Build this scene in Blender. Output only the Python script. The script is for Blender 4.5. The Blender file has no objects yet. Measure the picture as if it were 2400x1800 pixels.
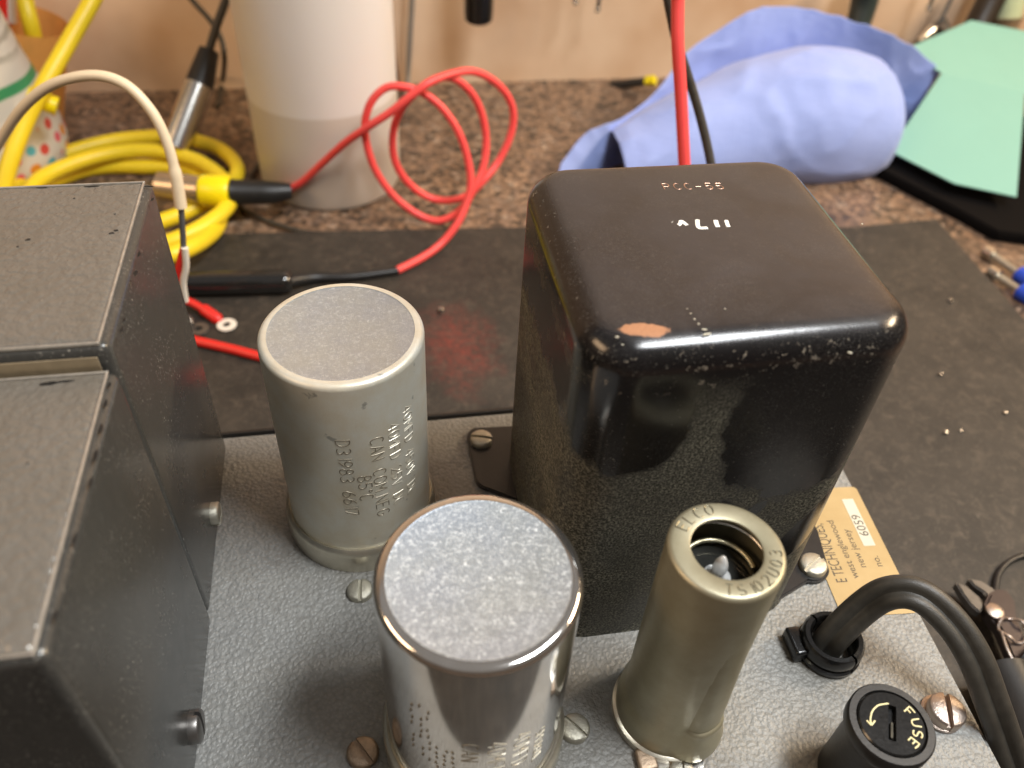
import bpy, bmesh, math, random
from mathutils import Vector, Matrix, Euler, noise
random.seed(7)
S = 0.01                       # all coordinates below are centimetres; the scene is in metres
scene = bpy.context.scene
PI = math.pi

# ---------------------------------------------------------------- camera
CAM_LOC = Vector((0.5621, -10.0090, 17.6631))
CAM_ROT = Euler((0.8106691, -0.0474748, -0.1672400), 'XYZ')
F_PX = 1954.3                  # focal length in pixels of a 2400 px wide picture
cam = bpy.data.cameras.new('camera'); cam_o = bpy.data.objects.new('camera', cam)
scene.collection.objects.link(cam_o); scene.camera = cam_o
cam_o.location = CAM_LOC * S; cam_o.rotation_euler = CAM_ROT
cam.sensor_width = 36; cam.lens = F_PX / 2400 * 36; cam.clip_start = 0.005; cam.clip_end = 20
cam.dof.use_dof = True; cam.dof.focus_distance = 0.182; cam.dof.aperture_fstop = 14.5

# ---------------------------------------------------------------- world, lamps, exposure
world = bpy.data.worlds.new('World'); scene.world = world; world.use_nodes = True
bgn = world.node_tree.nodes['Background']
wt = world.node_tree; tcw = wt.nodes.new('ShaderNodeTexCoord'); spw = wt.nodes.new('ShaderNodeSeparateXYZ'); rmp = wt.nodes.new('ShaderNodeValToRGB')
wt.links.new(tcw.outputs['Generated'], spw.inputs[0]); mrw = wt.nodes.new('ShaderNodeMapRange'); mrw.inputs[1].default_value = -1; mrw.inputs[2].default_value = 1
wt.links.new(spw.outputs[2], mrw.inputs[0]); wt.links.new(mrw.outputs[0], rmp.inputs[0])
for i_, (p_, c_) in enumerate(((0.0, (.10, .07, .05)), (.5, (.44, .30, .20)), (.68, (.60, .46, .36)), (.85, (1.25, 1.15, 1.08)))):
    e_ = rmp.color_ramp.elements[i_] if i_ < 2 else rmp.color_ramp.elements.new(p_)
    e_.position = p_; e_.color = (*c_, 1)
wt.links.new(rmp.outputs[0], bgn.inputs[0])
bgn.inputs[1].default_value = 0.21

def area(name, loc, target, sx, sy, power, color, spread=180):
    l = bpy.data.lights.new(name, 'AREA'); l.shape = 'RECTANGLE'; l.size = sx * S; l.size_y = sy * S
    l.energy = power; l.color = color; l.spread = math.radians(spread)
    o = bpy.data.objects.new(name, l); scene.collection.objects.link(o)
    o.location = Vector(loc) * S
    o.rotation_euler = (Vector(target) - Vector(loc)).to_track_quat('-Z', 'Y').to_euler()
    return o
area('cool_lamp', (26, -9, 60), (5, 2, 0), 26, 10, 5.0, (0.96, 0.985, 1.0))
area('warm_side_lamp', (-46, -4, 40), (0, 4, 2), 30, 16, 1.5, (1.0, 0.66, 0.38))
area('warm_wall_lamp', (72, 8, 50), (14, 38, -2), 30, 12, 3.6, (1.0, 0.76, 0.50), 130)
scene.view_settings.view_transform = 'Standard'; scene.view_settings.look = 'None'
scene.view_settings.exposure = 0.0; scene.view_settings.gamma = 1.0
scene.view_settings.use_curve_mapping = False
scene.render.resolution_x = 1024; scene.render.resolution_y = 768

# ---------------------------------------------------------------- helpers
_R = CAM_ROT.to_matrix()
def P(px, py, x=None, y=None, z=None):
    """point of the real scene seen at photo pixel (2212 px wide view) on a plane of known depth or height"""
    k = 2400 / 2212
    v = _R @ Vector(((px * k - 1200) / F_PX, -(py * k - 900) / F_PX, -1))
    t = (z - CAM_LOC.z) / v.z if z is not None else ((y - CAM_LOC.y) / v.y if y is not None else (x - CAM_LOC.x) / v.x)
    return CAM_LOC + v * t

def tag(o, label=None, cat=None, group=None, kind=None):
    if label: o['label'] = label
    if cat: o['category'] = cat
    if group: o['group'] = group
    if kind: o['kind'] = kind
    return o

def empty(name, loc, label=None, cat=None, group=None):
    o = bpy.data.objects.new(name, None); scene.collection.objects.link(o)
    o.location = Vector(loc) * S; o.empty_display_size = 0.01
    return tag(o, label, cat, group)

def world_loc(o):
    v = Vector((0, 0, 0))
    while o is not None:
        v = v + o.location; o = o.parent
    return v / S

def copy_tree(o, parent=None):
    c = o.copy(); scene.collection.objects.link(c); c.parent = parent
    for ch in o.children: copy_tree(ch, c)
    return c

class MB:
    """collects geometry in centimetres and links it as ONE mesh object"""
    def __init__(s): s.bm = bmesh.new()
    def v(s, p): return s.bm.verts.new(p)
    def grid(s, rows, closed_u=False, closed_v=False, cap0=False, cap1=False):
        R = [[s.v(p) for p in r] for r in rows]; n = len(R[0]); m = len(R)
        for i in range(m if closed_v else m - 1):
            a, b = R[i], R[(i + 1) % m]
            for j in range(n if closed_u else n - 1):
                k = (j + 1) % n
                try: s.bm.faces.new((a[j], a[k], b[k], b[j]))
                except ValueError: pass
        if cap0: s.bm.faces.new(list(reversed(R[0])))
        if cap1: s.bm.faces.new(R[-1])
        return s
    def lathe(s, prof, c=(0, 0, 0), n=96, mat=None, warp=None):
        rows = []
        for r, z in prof:
            row = []
            for i in range(n):
                a = 2 * PI * i / n; rr = r if r > 0 else 1e-4
                if warp: rr = warp(rr, a, z)
                p = Vector((rr * math.cos(a), rr * math.sin(a), z))
                row.append((mat @ p if mat else p) + Vector(c))
            rows.append(row)
        return s.grid(rows, closed_u=True, cap0=prof[0][0] <= 1e-4, cap1=prof[-1][0] <= 1e-4)
    def box(s, x0, x1, y0, y1, z0, z1, bev=0, seg=3):
        b = bmesh.new(); bmesh.ops.create_cube(b, size=1)
        for v in b.verts:
            v.co = Vector(((x0 + x1) / 2 + v.co.x * (x1 - x0), (y0 + y1) / 2 + v.co.y * (y1 - y0), (z0 + z1) / 2 + v.co.z * (z1 - z0)))
        if bev: bmesh.ops.bevel(b, geom=b.edges[:], offset=bev, segments=seg, affect='EDGES', profile=0.6)
        return s.join(b)
    def join(s, b, mat=None):
        m = bpy.data.meshes.new('t'); b.to_mesh(m); b.free()
        if mat: m.transform(mat)
        s.bm.from_mesh(m); bpy.data.meshes.remove(m); return s
    def prism(s, pts, z0, z1, bev=0, seg=2, mat=None):
        b = bmesh.new(); vs = [b.verts.new((p[0], p[1], z0)) for p in pts]; f = b.faces.new(vs)
        r = bmesh.ops.extrude_face_region(b, geom=[f])
        for v in [e for e in r['geom'] if isinstance(e, bmesh.types.BMVert)]: v.co.z = z1
        bmesh.ops.recalc_face_normals(b, faces=b.faces[:])
        if bev: bmesh.ops.bevel(b, geom=[e for e in b.edges if e.calc_face_angle(0) > 0.6], offset=bev, segments=seg, affect='EDGES')
        return s.join(b, mat)
    def tube(s, pts, r, n=16, cap=True, section=None, up=None, facing=None):
        pts = [Vector(p) for p in pts]; N = len(pts)
        T = [(pts[min(i + 1, N - 1)] - pts[max(i - 1, 0)]).normalized() for i in range(N)]
        u = Vector(up) if up else (Vector((0, 0, 1)) if abs(T[0].z) < .9 else Vector((1, 0, 0)))
        rows = []
        for i in range(N):
            if facing: u = T[i].cross(Vector(facing))
            u = (u - T[i] * u.dot(T[i])).normalized(); w = T[i].cross(u)
            rr = r(i / (N - 1)) if callable(r) else r
            sec = section or [(math.cos(2 * PI * k / n), math.sin(2 * PI * k / n)) for k in range(n)]
            rows.append([pts[i] + (u * a + w * b) * rr for a, b in sec])
        return s.grid(rows, closed_u=True, cap0=cap, cap1=cap)
    def build(s, name, mat, parent=None, sharp=40, smooth=True, mods=()):
        bmesh.ops.recalc_face_normals(s.bm, faces=s.bm.faces[:])
        org = world_loc(parent) if parent is not None else Vector((0, 0, 0))
        if parent is None:
            xs = [v.co for v in s.bm.verts]
            org = Vector((sum(c.x for c in xs) / len(xs), sum(c.y for c in xs) / len(xs), min(c.z for c in xs)))
        for v in s.bm.verts: v.co = (v.co - org) * S
        lim = math.radians(sharp)
        for e in s.bm.edges: e.smooth = e.calc_face_angle(0) < lim
        for f in s.bm.faces: f.smooth = smooth
        me = bpy.data.meshes.new(name); s.bm.to_mesh(me); s.bm.free()
        o = bpy.data.objects.new(name, me); scene.collection.objects.link(o)
        if parent is not None: o.parent = parent
        else: o.location = org * S
        if mat is not None: me.materials.append(mat)
        return o

def spline(pts, k=10, closed=False):
    pts = [Vector(p) for p in pts]; out = []; n = len(pts)
    for i in range(n if closed else n - 1):
        if closed: a, b, c, d = pts[i - 1], pts[i], pts[(i + 1) % n], pts[(i + 2) % n]
        else: a, b, c, d = pts[max(i - 1, 0)], pts[i], pts[i + 1], pts[min(i + 2, n - 1)]
        for j in range(k):
            t = j / k
            out.append(0.5 * ((2 * b) + (c - a) * t + (2 * a - 5 * b + 4 * c - d) * t * t + (3 * b - a - 3 * c + d) * t ** 3))
    if not closed: out.append(pts[-1])
    return out

# stroke lettering: cap height 1, width about .6
def _arc(cx, cy, rx, ry, a0, a1, n=9):
    return [(cx + rx * math.cos(math.radians(a0 + (a1 - a0) * i / n)), cy + ry * math.sin(math.radians(a0 + (a1 - a0) * i / n))) for i in range(n + 1)]
GL = {
 'A': [[(0, 0), (.3, 1), (.6, 0)], [(.1, .33), (.5, .33)]],
 'C': [_arc(.32, .5, .32, .5, 50, 310, 14)],
 'D': [[(0, 0), (0, 1)], [(0, 1), (.25, 1)] + _arc(.25, .5, .35, .5, 90, -90) + [(0, 0)]],
 'E': [[(.55, 1), (0, 1), (0, 0), (.55, 0)], [(0, .52), (.45, .52)]],
 'F': [[(.55, 1), (0, 1), (0, 0)], [(0, .5), (.42, .5)]],
 'G': [_arc(.32, .5, .32, .5, 50, 330, 14) + [(.6, .45), (.35, .45)]],
 'L': [[(0, 1), (0, 0), (.5, 0)]],
 'M': [[(0, 0), (0, 1), (.33, .4), (.66, 1), (.66, 0)]],
 'N': [[(0, 0), (0, 1), (.6, 0), (.6, 1)]],
 'O': [_arc(.32, .5, .32, .5, 0, 360, 20)],
 'P': [[(0, 0), (0, 1), (.3, 1)] + _arc(.3, .74, .26, .26, 90, -90) + [(0, .48)]],
 'R': [[(0, 0), (0, 1), (.3, 1)] + _arc(.3, .74, .26, .26, 90, -90) + [(0, .48)], [(.3, .48), (.58, 0)]],
 'S': [_arc(.3, .75, .27, .25, 40, 270) + _arc(.3, .25, .29, .25, 90, -140)],
 'T': [[(0, 1), (.6, 1)], [(.3, 1), (.3, 0)]],
 'U': [[(0, 1), (0, .3)] + _arc(.3, .3, .3, .3, 180, 360) + [(.6, 1)]],
 'V': [[(0, 1), (.3, 0), (.6, 1)]],
 'v': [[(0, .55), (.22, 0), (.48, .6)]],
 '0': [_arc(.3, .5, .28, .5, 0, 360, 20)],
 '1': [[(.3, 0), (.3, 1)]],
 '2': [_arc(.3, .72, .28, .28, 160, -30) + [(0, 0), (.6, 0)]],
 '3': [_arc(.27, .75, .27, .25, 140, -90) + _arc(.27, .25, .3, .25, 90, -140)],
 '4': [[(.45, 0), (.45, 1), (0, .3), (.62, .3)]],
 '5': [[(.55, 1), (.08, 1), (.04, .56)] + _arc(.28, .3, .3, .3, 120, -150)],
 '6': [[(.5, .95), (.2, .72)] + _arc(.3, .28, .29, .28, 150, 510, 18)],
 '7': [[(0, 1), (.58, 1), (.2, 0)]],
 '8': [_arc(.3, .75, .24, .25, -90, 270, 16), _arc(.3, .26, .29, .26, 90, 450, 16)],
 '9': [[(.1, .05), (.4, .28)] + _arc(.3, .72, .28, .28, -30, 330, 18)],
 '-': [[(.05, .45), (.5, .45)]], '.': [[(.05, .0), (.1, .0)]], '°': [_arc(.15, .85, .12, .12, 0, 360, 10)], ' ': [],
}
def lettering(mb, text, fn, size, pitch=.85, sr=.06, n=6):
    """fn(u, v) gives the point on the carrying surface; strokes are thin rods half sunk in it"""
    x = 0
    for ch in text:
        for st in GL.get(ch, []):
            pts = []
            for i in range(len(st) - 1):
                a, b = st[i], st[i + 1]; m = max(1, int(math.dist(a, b) / .12))
                pts += [(a[0] + (b[0] - a[0]) * k / m, a[1] + (b[1] - a[1]) * k / m) for k in range(m)]
            pts.append(st[-1])
            q = [fn((x + u) * size, v * size) for u, v in pts]
            mb.tube(q, sr, n)
        x += (.5 if ch in '.°1' else pitch)
    return mb

def text_mesh(name, text, size, mat, parent, M, extrude=0.002, align='LEFT'):
    """printed text in the built-in font, M places it (centimetres)"""
    c = bpy.data.curves.new('t', 'FONT'); c.body = text; c.size = size; c.extrude = extrude; c.align_x = align
    c.resolution_u = 3
    o = bpy.data.objects.new('t', c); scene.collection.objects.link(o)
    bpy.context.view_layer.update()
    me = bpy.data.meshes.new_from_object(o.evaluated_get(bpy.context.evaluated_depsgraph_get()))
    bpy.data.objects.remove(o); bpy.data.curves.remove(c)
    me.transform(M); org = world_loc(parent)
    me.transform(Matrix.Scale(S, 4) @ Matrix.Translation(-org)); me.name = name
    me.materials.clear(); me.materials.append(mat)
    ob = bpy.data.objects.new(name, me); scene.collection.objects.link(ob); ob.parent = parent
    return ob

# ---------------------------------------------------------------- materials
class NT:
    def __init__(s, name):
        s.m = bpy.data.materials.new(name); s.m.use_nodes = True; s.t = s.m.node_tree; s.N = s.t.nodes; s.L = s.t.links
        s.b = s.N['Principled BSDF']; s.co = None
    def set(s, **k):
        for a, v in k.items():
            i = s.b.inputs[a.replace('_', ' ')]
            if hasattr(v, 'is_output'): s.L.new(v, i)
            else: i.default_value = (*v, 1) if isinstance(v, tuple) and len(i.default_value) == 4 else v
        return s
    def coord(s, scale=(100, 100, 100), loc=(0, 0, 0), rot=(0, 0, 0)):
        tc = s.N.new('ShaderNodeTexCoord'); mp = s.N.new('ShaderNodeMapping')
        mp.inputs['Scale'].default_value = scale; mp.inputs['Location'].default_value = loc; mp.inputs['Rotation'].default_value = rot
        s.L.new(tc.outputs['Object'], mp.inputs[0]); return mp.outputs[0]
    def noise(s, scale=1, detail=3, rough=.5, vec=None, dist=0, color=False):
        n = s.N.new('ShaderNodeTexNoise'); n.inputs['Scale'].default_value = scale; n.inputs['Detail'].default_value = detail
        n.inputs['Roughness'].default_value = rough; n.inputs['Distortion'].default_value = dist
        s.L.new(vec or s.cc(), n.inputs['Vector']); return n.outputs['Color' if color else 'Fac']
    def cc(s):
        if s.co is None: s.co = s.coord()
        return s.co
    def vor(s, scale=1, vec=None, feature='F1', rnd=1, out='Distance'):
        n = s.N.new('ShaderNodeTexVoronoi'); n.feature = feature; n.inputs['Scale'].default_value = scale
        n.inputs['Randomness'].default_value = rnd
        if feature == 'SMOOTH_F1': n.inputs['Smoothness'].default_value = .6
        s.L.new(vec or s.cc(), n.inputs['Vector']); return n.outputs[out]
    def ramp(s, f, stops, interp='LINEAR'):
        n = s.N.new('ShaderNodeValToRGB'); n.color_ramp.interpolation = interp; e = n.color_ramp.elements
        while len(e) < len(stops): e.new(.5)
        for i, (p, c) in enumerate(stops):
            e[i].position = p; e[i].color = (c, c, c, 1) if isinstance(c, (int, float)) else (*c, 1)
        s.L.new(f, n.inputs[0]); return n.outputs[0]
    def math(s, op, a, b=None, c=None, clamp=False):
        n = s.N.new('ShaderNodeMath'); n.operation = op; n.use_clamp = clamp
        for i, v in enumerate((a, b, c)):
            if v is None: continue
            if hasattr(v, 'is_output'): s.L.new(v, n.inputs[i])
            else: n.inputs[i].default_value = v
        return n.outputs[0]
    def mix(s, f, a, b, blend='MIX'):
        n = s.N.new('ShaderNodeMix'); n.data_type = 'RGBA'; n.blend_type = blend
        for i, v in zip((0, 6, 7), (f, a, b)):
            if hasattr(v, 'is_output'): s.L.new(v, n.inputs[i])
            else: n.inputs[i].default_value = v if i == 0 else ((*v, 1) if isinstance(v, tuple) else (v, v, v, 1))
        return n.outputs[2]
    def sep(s, vec=None):
        n = s.N.new('ShaderNodeSeparateXYZ'); s.L.new(vec or s.cc(), n.inputs[0]); return n.outputs
    def bump(s, h, strength=.5, dist=.0005, prev=None):
        n = s.N.new('ShaderNodeBump'); n.inputs['Strength'].default_value = strength; n.inputs['Distance'].default_value = dist
        s.L.new(h, n.inputs['Height'])
        if prev: s.L.new(prev, n.inputs['Normal'])
        s.L.new(n.outputs[0], s.b.inputs['Normal']); return n.outputs[0]
    def ellipse(s, cx, cy, rx, ry, axes=(0, 1), wob=.25, wscale=4, rot=0, soft=.15):
        """mask that is 1 inside a ragged ellipse on two object axes (centimetres)"""
        o = s.sep(); a = s.math('SUBTRACT', o[axes[0]], cx); b = s.math('SUBTRACT', o[axes[1]], cy)
        if rot:
            ca, sa = math.cos(rot), math.sin(rot)
            a2 = s.math('ADD', s.math('MULTIPLY', a, ca), s.math('MULTIPLY', b, sa))
            b2 = s.math('SUBTRACT', s.math('MULTIPLY', b, ca), s.math('MULTIPLY', a, sa)); a, b = a2, b2
        d = s.math('SQRT', s.math('ADD', s.math('POWER', s.math('ABSOLUTE', s.math('DIVIDE', a, rx)), 2), s.math('POWER', s.math('ABSOLUTE', s.math('DIVIDE', b, ry)), 2)))
        nz = s.noise(wscale, 4, .6); d = s.math('ADD', d, s.math('MULTIPLY', s.math('SUBTRACT', nz, .5), wob * 2))
        mr = s.N.new('ShaderNodeMapRange'); s.L.new(d, mr.inputs[0])
        mr.inputs[1].default_value = 1 + soft; mr.inputs[2].default_value = 1 - soft
        mr.inputs[3].default_value = 0; mr.inputs[4].default_value = 1; return mr.outputs[0]

def simple(name, col, rough=.5, metal=0, var=.12, vs=2, bump=0, bs=20, **k):
    t = NT(name)
    n = t.noise(vs, 5, .6)
    c = t.mix(n, tuple(max(0, x * (1 - var)) for x in col), tuple(min(1, x * (1 + var)) for x in col))
    t.set(Base_Color=c, Roughness=t.math('ADD', rough - .06, t.math('MULTIPLY', t.noise(vs * 3, 4), .12)), Metallic=float(metal))
    if bump: t.bump(t.noise(bs, 3), bump, .0004)
    for a, v in k.items(): t.set(**{a: v})
    return t.m

# grey hammertone paint (matte, on the chassis)
def hammer(name, col, rough, metal, bump, scale, spec=.5, warp=.25, chips=False, dust=0):
    t = NT(name); base = t.cc()
    wv = t.N.new('ShaderNodeVectorMath'); wv.operation = 'MULTIPLY_ADD'
    t.L.new(t.noise(scale * .8, 2, color=True), wv.inputs[0]); wv.inputs[1].default_value = (warp / scale * 3,) * 3; t.L.new(base, wv.inputs[2])
    cell = t.vor(scale, wv.outputs[0], 'SMOOTH_F1')
    cell2 = t.vor(scale * 1.9, wv.outputs[0], 'SMOOTH_F1')
    h = t.math('ADD', t.math('MULTIPLY', cell, -1.0), t.math('MULTIPLY', cell2, -.35))
    h = t.math('ADD', h, t.math('MULTIPLY', t.noise(scale * 3, 3), .25))
    c = t.mix(t.ramp(cell, [(.15, 0), (.75, 1)]), tuple(x * 1.05 for x in col), tuple(x * .80 for x in col))
    if name.startswith('bronze'): c = t.mix(t.ramp(cell, [(.15, 0), (.75, 1)]), tuple(x * 1.02 for x in col), tuple(x * .94 for x in col))
    c = t.mix(t.math('MULTIPLY', t.ramp(t.noise(.7, 5, .65), [(.4, 0), (.72, 1)]), .35), c, tuple(x * y for x, y in zip(col, (.72, .68, .60))))
    if dust:
        c = t.mix(t.math('MULTIPLY', t.ramp(t.noise(22, 5, .8), [(.60, 0), (.70, 1)]), dust), c, (.55, .52, .46))
    r = rough
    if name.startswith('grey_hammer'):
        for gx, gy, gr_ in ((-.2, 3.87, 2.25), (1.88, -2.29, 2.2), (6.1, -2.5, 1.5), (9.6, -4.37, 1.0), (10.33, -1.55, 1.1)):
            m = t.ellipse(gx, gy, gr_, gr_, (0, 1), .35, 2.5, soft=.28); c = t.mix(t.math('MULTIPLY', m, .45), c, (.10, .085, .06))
    if chips:
        m = t.ramp(t.noise(3.1, 3, .55), [(.715, 0), (.725, 1)]); c = t.mix(m, c, (.008, .008, .008))
        r = t.math('ADD', rough, t.math('MULTIPLY', t.noise(1.5, 4), .12))
    t.set(Base_Color=c, Roughness=r, Metallic=float(metal), Specular_IOR_Level=spec); t.bump(h, bump, .0005)
    return t.m
M = {}
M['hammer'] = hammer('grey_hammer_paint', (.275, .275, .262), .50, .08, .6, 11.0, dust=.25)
M['box_top'] = hammer('bronze_grey_hammer_paint', (.215, .205, .184), .25, .45, .50, 7.0, chips=False, dust=.0)

def box_side():
    t = NT('dark_grey_enamel'); o = t.sep()
    streak = t.noise(1, 6, .7, vec=t.coord((600, 600, 60)))
    c = t.mix(streak, (.050, .050, .046), (.080, .079, .074))
    dust = t.ramp(t.noise(15, 3, .8), [(.615, 0), (.66, 1)])
    cl = t.ramp(t.noise(.8, 4, .6), [(.38, 0), (.62, 1)])
    c = t.mix(t.math('MULTIPLY', dust, t.math('MULTIPLY', cl, .75)), c, (.55, .52, .46))
    scr = t.ramp(t.noise(3.2, 2, .5, dist=3), [(.494, 0), (.5, 1), (.506, 0)])
    lowz = t.math('MULTIPLY', t.ramp(t.noise(.5, 2), [(.52, 0), (.62, 1)]), .35)
    c = t.mix(t.math('MULTIPLY', scr, lowz), c, (.42, .41, .38))
    t.set(Base_Color=c, Metallic=.35, Roughness=t.math('ADD', .13, t.math('MULTIPLY', t.noise(1.2, 5, .7), .22)))
    t.bump(t.noise(9, 3), .05, .0004); return t.m
M['box_side'] = box_side()
M['box_edge'] = simple('rim_highlight', (.48, .455, .41), .36, .7, .5, 5)  # pale colour paints the highlight along the rolled rims

def black_paint():
    """glossy black enamel under dust, wiped clean in two patches, chipped to brown primer"""
    t = NT('black_enamel_with_dust'); o = t.sep()
    fine = t.noise(19, 3, .8); spk = t.ramp(t.noise(17, 2, .7), [(.66, 0), (.73, 1)])
    hair = t.ramp(t.noise(7, 3, .6, dist=2.5), [(.495, 0), (.5, 1), (.505, 0)])
    # dust film: strong on the sides, light on the top
    film = t.ramp(t.noise(.9, 5, .6), [(.25, .35), (.7, 1)])
    side = t.math('SUBTRACT', 1.0, t.ramp(t.math('DIVIDE', o[2], 10), [(.72, 0), (.82, 1)]))
    wipe = t.ellipse(WL[0], WL[1], 1.15, 1.35, (0, 2), .28, 1.9, soft=.07)
    wipe = t.math('MAXIMUM', wipe, t.ellipse(WR[0], WR[1], 1.75, 2.15, (0, 2), .40, 1.5, soft=.07))
    wipe = t.math('MAXIMUM', wipe, t.ellipse(WR[0] + 1.1, WR[1] - 3.2, .42, 1.7, (0, 2), .3, 1.4, rot=-.45, soft=.10))
    wipe = t.math('MAXIMUM', wipe, t.ellipse(WR[0] - 1.3, WR[1] - 2.35, .34, .28, (0, 2), .4, 2, soft=.2))
    wipe = t.math('MAXIMUM', wipe, t.ellipse(WR[0] - .5, WR[1] - 2.55, .15, .42, (0, 2), .4, 2, rot=-.6, soft=.2))
    dust = t.math('MULTIPLY', t.math('MULTIPLY', side, film), t.math('SUBTRACT', 1.0, t.math('MULTIPLY', wipe, .96)))
    grain = t.math('ADD', .35, t.math('MULTIPLY', t.ramp(fine, [(.35, 0), (.68, 1)]), .65))
    dc = t.mix(t.ramp(fine, [(.42, 0), (.62, 1)]), (.045, .046, .036), (.27, .26, .205))
    c = t.mix(t.math('MULTIPLY', dust, grain), (.0065, .006, .0065), dc)
    top = t.ramp(t.math('DIVIDE', o[2], 10), [(.879, 0), (.887, 1)])
    smg = t.ramp(t.noise(.5, 5, .7, dist=.4), [(.35, .45), (.65, 1)])
    c = t.mix(t.math('MULTIPLY', top, t.math('MULTIPLY', smg, .9)), c, (.031, .028, .030))
    c = t.mix(t.math('MULTIPLY', spk, t.math('SUBTRACT', .36, t.math('MULTIPLY', top, .26))), c, (.34, .32, .27))
    c = t.mix(t.math('MULTIPLY', hair, t.math('MULTIPLY', t.ramp(t.noise(.6, 2), [(.42, 0), (.55, 1)]), .30)), c, (.4, .38, .34))
    # brown primer chip and pale scuffs near the front edge of the top
    pr = t.ellipse(CH[0], CH[1], .42, .15, (0, 1), .40, 7.5, rot=-.14, soft=.08)
    pr = t.math('MULTIPLY', pr, t.ramp(t.math('DIVIDE', o[2], 10), [(.83, 0), (.84, 1)]))
    c = t.mix(pr, c, t.mix(t.noise(14, 4), (.26, .115, .055), (.40, .20, .10)))
    edge = t.math('MULTIPLY', t.ramp(t.noise(5.2, 5, .75), [(.615, 0), (.635, 1)]),
                  t.ramp(t.math('DIVIDE', o[2], 10), [(.78, 0), (.80, 1), (.868, 1), (.874, .06)]))
    c = t.mix(t.math('MULTIPLY', edge, .45), c, (.38, .33, .26))
    t.set(Base_Color=c, Roughness=t.math('ADD', t.math('ADD', .17, t.math('MULTIPLY', t.noise(2, 4), .06)), t.math('ADD', t.math('MULTIPLY', dust, .42), t.math('ADD', t.math('MULTIPLY', t.math('MULTIPLY', top, smg), .20), t.math('MULTIPLY', pr, .4)))),
          Specular_IOR_Level=t.math('SUBTRACT', .5, t.math('MULTIPLY', dust, .38)))
    t.bump(t.math('ADD', t.math('MULTIPLY', fine, .3), t.noise(3, 3)), .10, .0003); return t.m
M['black_foot'] = simple('black_foot_paint', (.014, .013, .013), .35, 0, .3, 3, .1)
M['black_matte'] = simple('black_plastic', (.012, .012, .012), .42, 0, .3, 3, .08)
M['black_gloss'] = simple('black_bakelite', (.008, .008, .008), .20, 0, .3, 5, .05)

def alu_top(name, base, white, amt, rough):
    t = NT(name)
    n1 = t.noise(11, 6, .8, dist=1.4); n2 = t.noise(1.1, 3); n3 = t.ramp(t.noise(24, 3, .7, dist=2), [(.46, 0), (.50, 1), (.54, 0)])
    c = t.mix(t.ramp(n2, [(.35, 0), (.65, 1)]), base, tuple(x * y for x, y in zip(base, (.92, .94, 1.02))))
    f = t.math('ADD', t.math('MULTIPLY', t.ramp(n1, [(.50, 0), (.68, 1)]), amt), t.math('MULTIPLY', n3, amt * .45), clamp=True)
    c = t.mix(f, c, white)
    t.set(Base_Color=c, Metallic=t.math('SUBTRACT', .85, t.math('MULTIPLY', f, .5)), Roughness=t.math('ADD', rough, t.math('MULTIPLY', f, .22)))
    t.bump(n1, .10, .0002); return t.m
def alu_side(name, a, b, rough, metal, stain=.5):
    t = NT(name)
    n = t.noise(1.3, 6, .65); g = t.noise(17, 3, .8)
    c = t.mix(t.ramp(n, [(.3, 0), (.7, 1)]), a, b)
    c = t.mix(t.math('MULTIPLY', t.ramp(g, [(.50, 0), (.68, 1)]), .5 if metal < .9 else .2), c, (.68, .64, .52))
    c = t.mix(t.math('MULTIPLY', t.ramp(t.noise(2.3, 4, .5), [(.68, 0), (.72, 1)]), stain), c, (.07, .08, .085))
    t.set(Base_Color=c, Metallic=metal, Roughness=t.math('ADD', rough, t.math('MULTIPLY', n, .14 if metal < .9 else .05)))
    if metal < .9: t.bump(g, .12, .0003)
    return t.m
M['can_top_dull'] = alu_top('oxidised_aluminium_lid', (.50, .56, .59), (.88, .89, .86), .42, .34)
M['can_top_bright'] = alu_top('scuffed_aluminium_lid', (.45, .51, .55), (.93, .97, .97), .72, .34)
M['can_side_dull'] = alu_side('oxidised_aluminium_wall', (.64, .57, .43), (.70, .69, .61), .36, .42)
M['can_side_bright'] = alu_side('polished_aluminium_wall', (.60, .575, .54), (.74, .73, .71), .08, .97, 0)
M['letter_dark'] = simple('stamped_groove', (.24, .21, .155), .45, .5, .3, 9)
M['letter_bright'] = simple('bright_stamped_edge', (.60, .56, .46), .42, .5, .15, 9)
M['flange'] = simple('dull_tin_ring', (.60, .56, .46), .32, .85, .25, 3, .05)
M['olive'] = None
def olive():
    t = NT('dull_nickel_shield'); o = t.sep()
    n = t.noise(1.0, 6, .65); g = t.noise(17, 3, .8)
    c = t.mix(t.ramp(n, [(.3, 0), (.7, 1)]), (.29, .265, .175), (.38, .355, .255))
    st = t.math('MULTIPLY', t.ellipse(.25, 4.35, .42, .75, (0, 2), .75, 2.4, soft=.5), t.ramp(t.noise(5, 4, .6), [(.35, .1), (.6, 1)]))
    c = t.mix(t.math('MULTIPLY', st, .6), c, (.085, .062, .040))
    t.set(Base_Color=c, Metallic=.66, Roughness=t.math('ADD', .36, t.math('MULTIPLY', g, .12))); t.bump(g, .10, .0002); return t.m
M['olive'] = olive()
M['olive_mark'] = simple('worn_nickel_stamp', (.20, .185, .13), .30, .8, .1, 9)
M['screw'] = simple('nickel_screw', (.44, .42, .35), .42, .75, .3, 7, .35, 30)
M['screw_copper'] = simple('tarnished_copper_screw', (.40, .30, .215), .46, .85, .4, 8, .35, 30)
M['screw_pink'] = simple('brassy_nickel_screw', (.46, .38, .325), .36, .88, .2, 6, .3, 30)
M['steel'] = simple('bright_steel', (.62, .60, .56), .22, 1, .15, 5)
M['spring'] = simple('tinned_spring_wire', (.55, .50, .34), .32, .9, .4, 14, .2, 30)
M['dark_metal'] = simple('dark_tool_steel', (.18, .17, .16), .34, .8, .3, 6)
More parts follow.
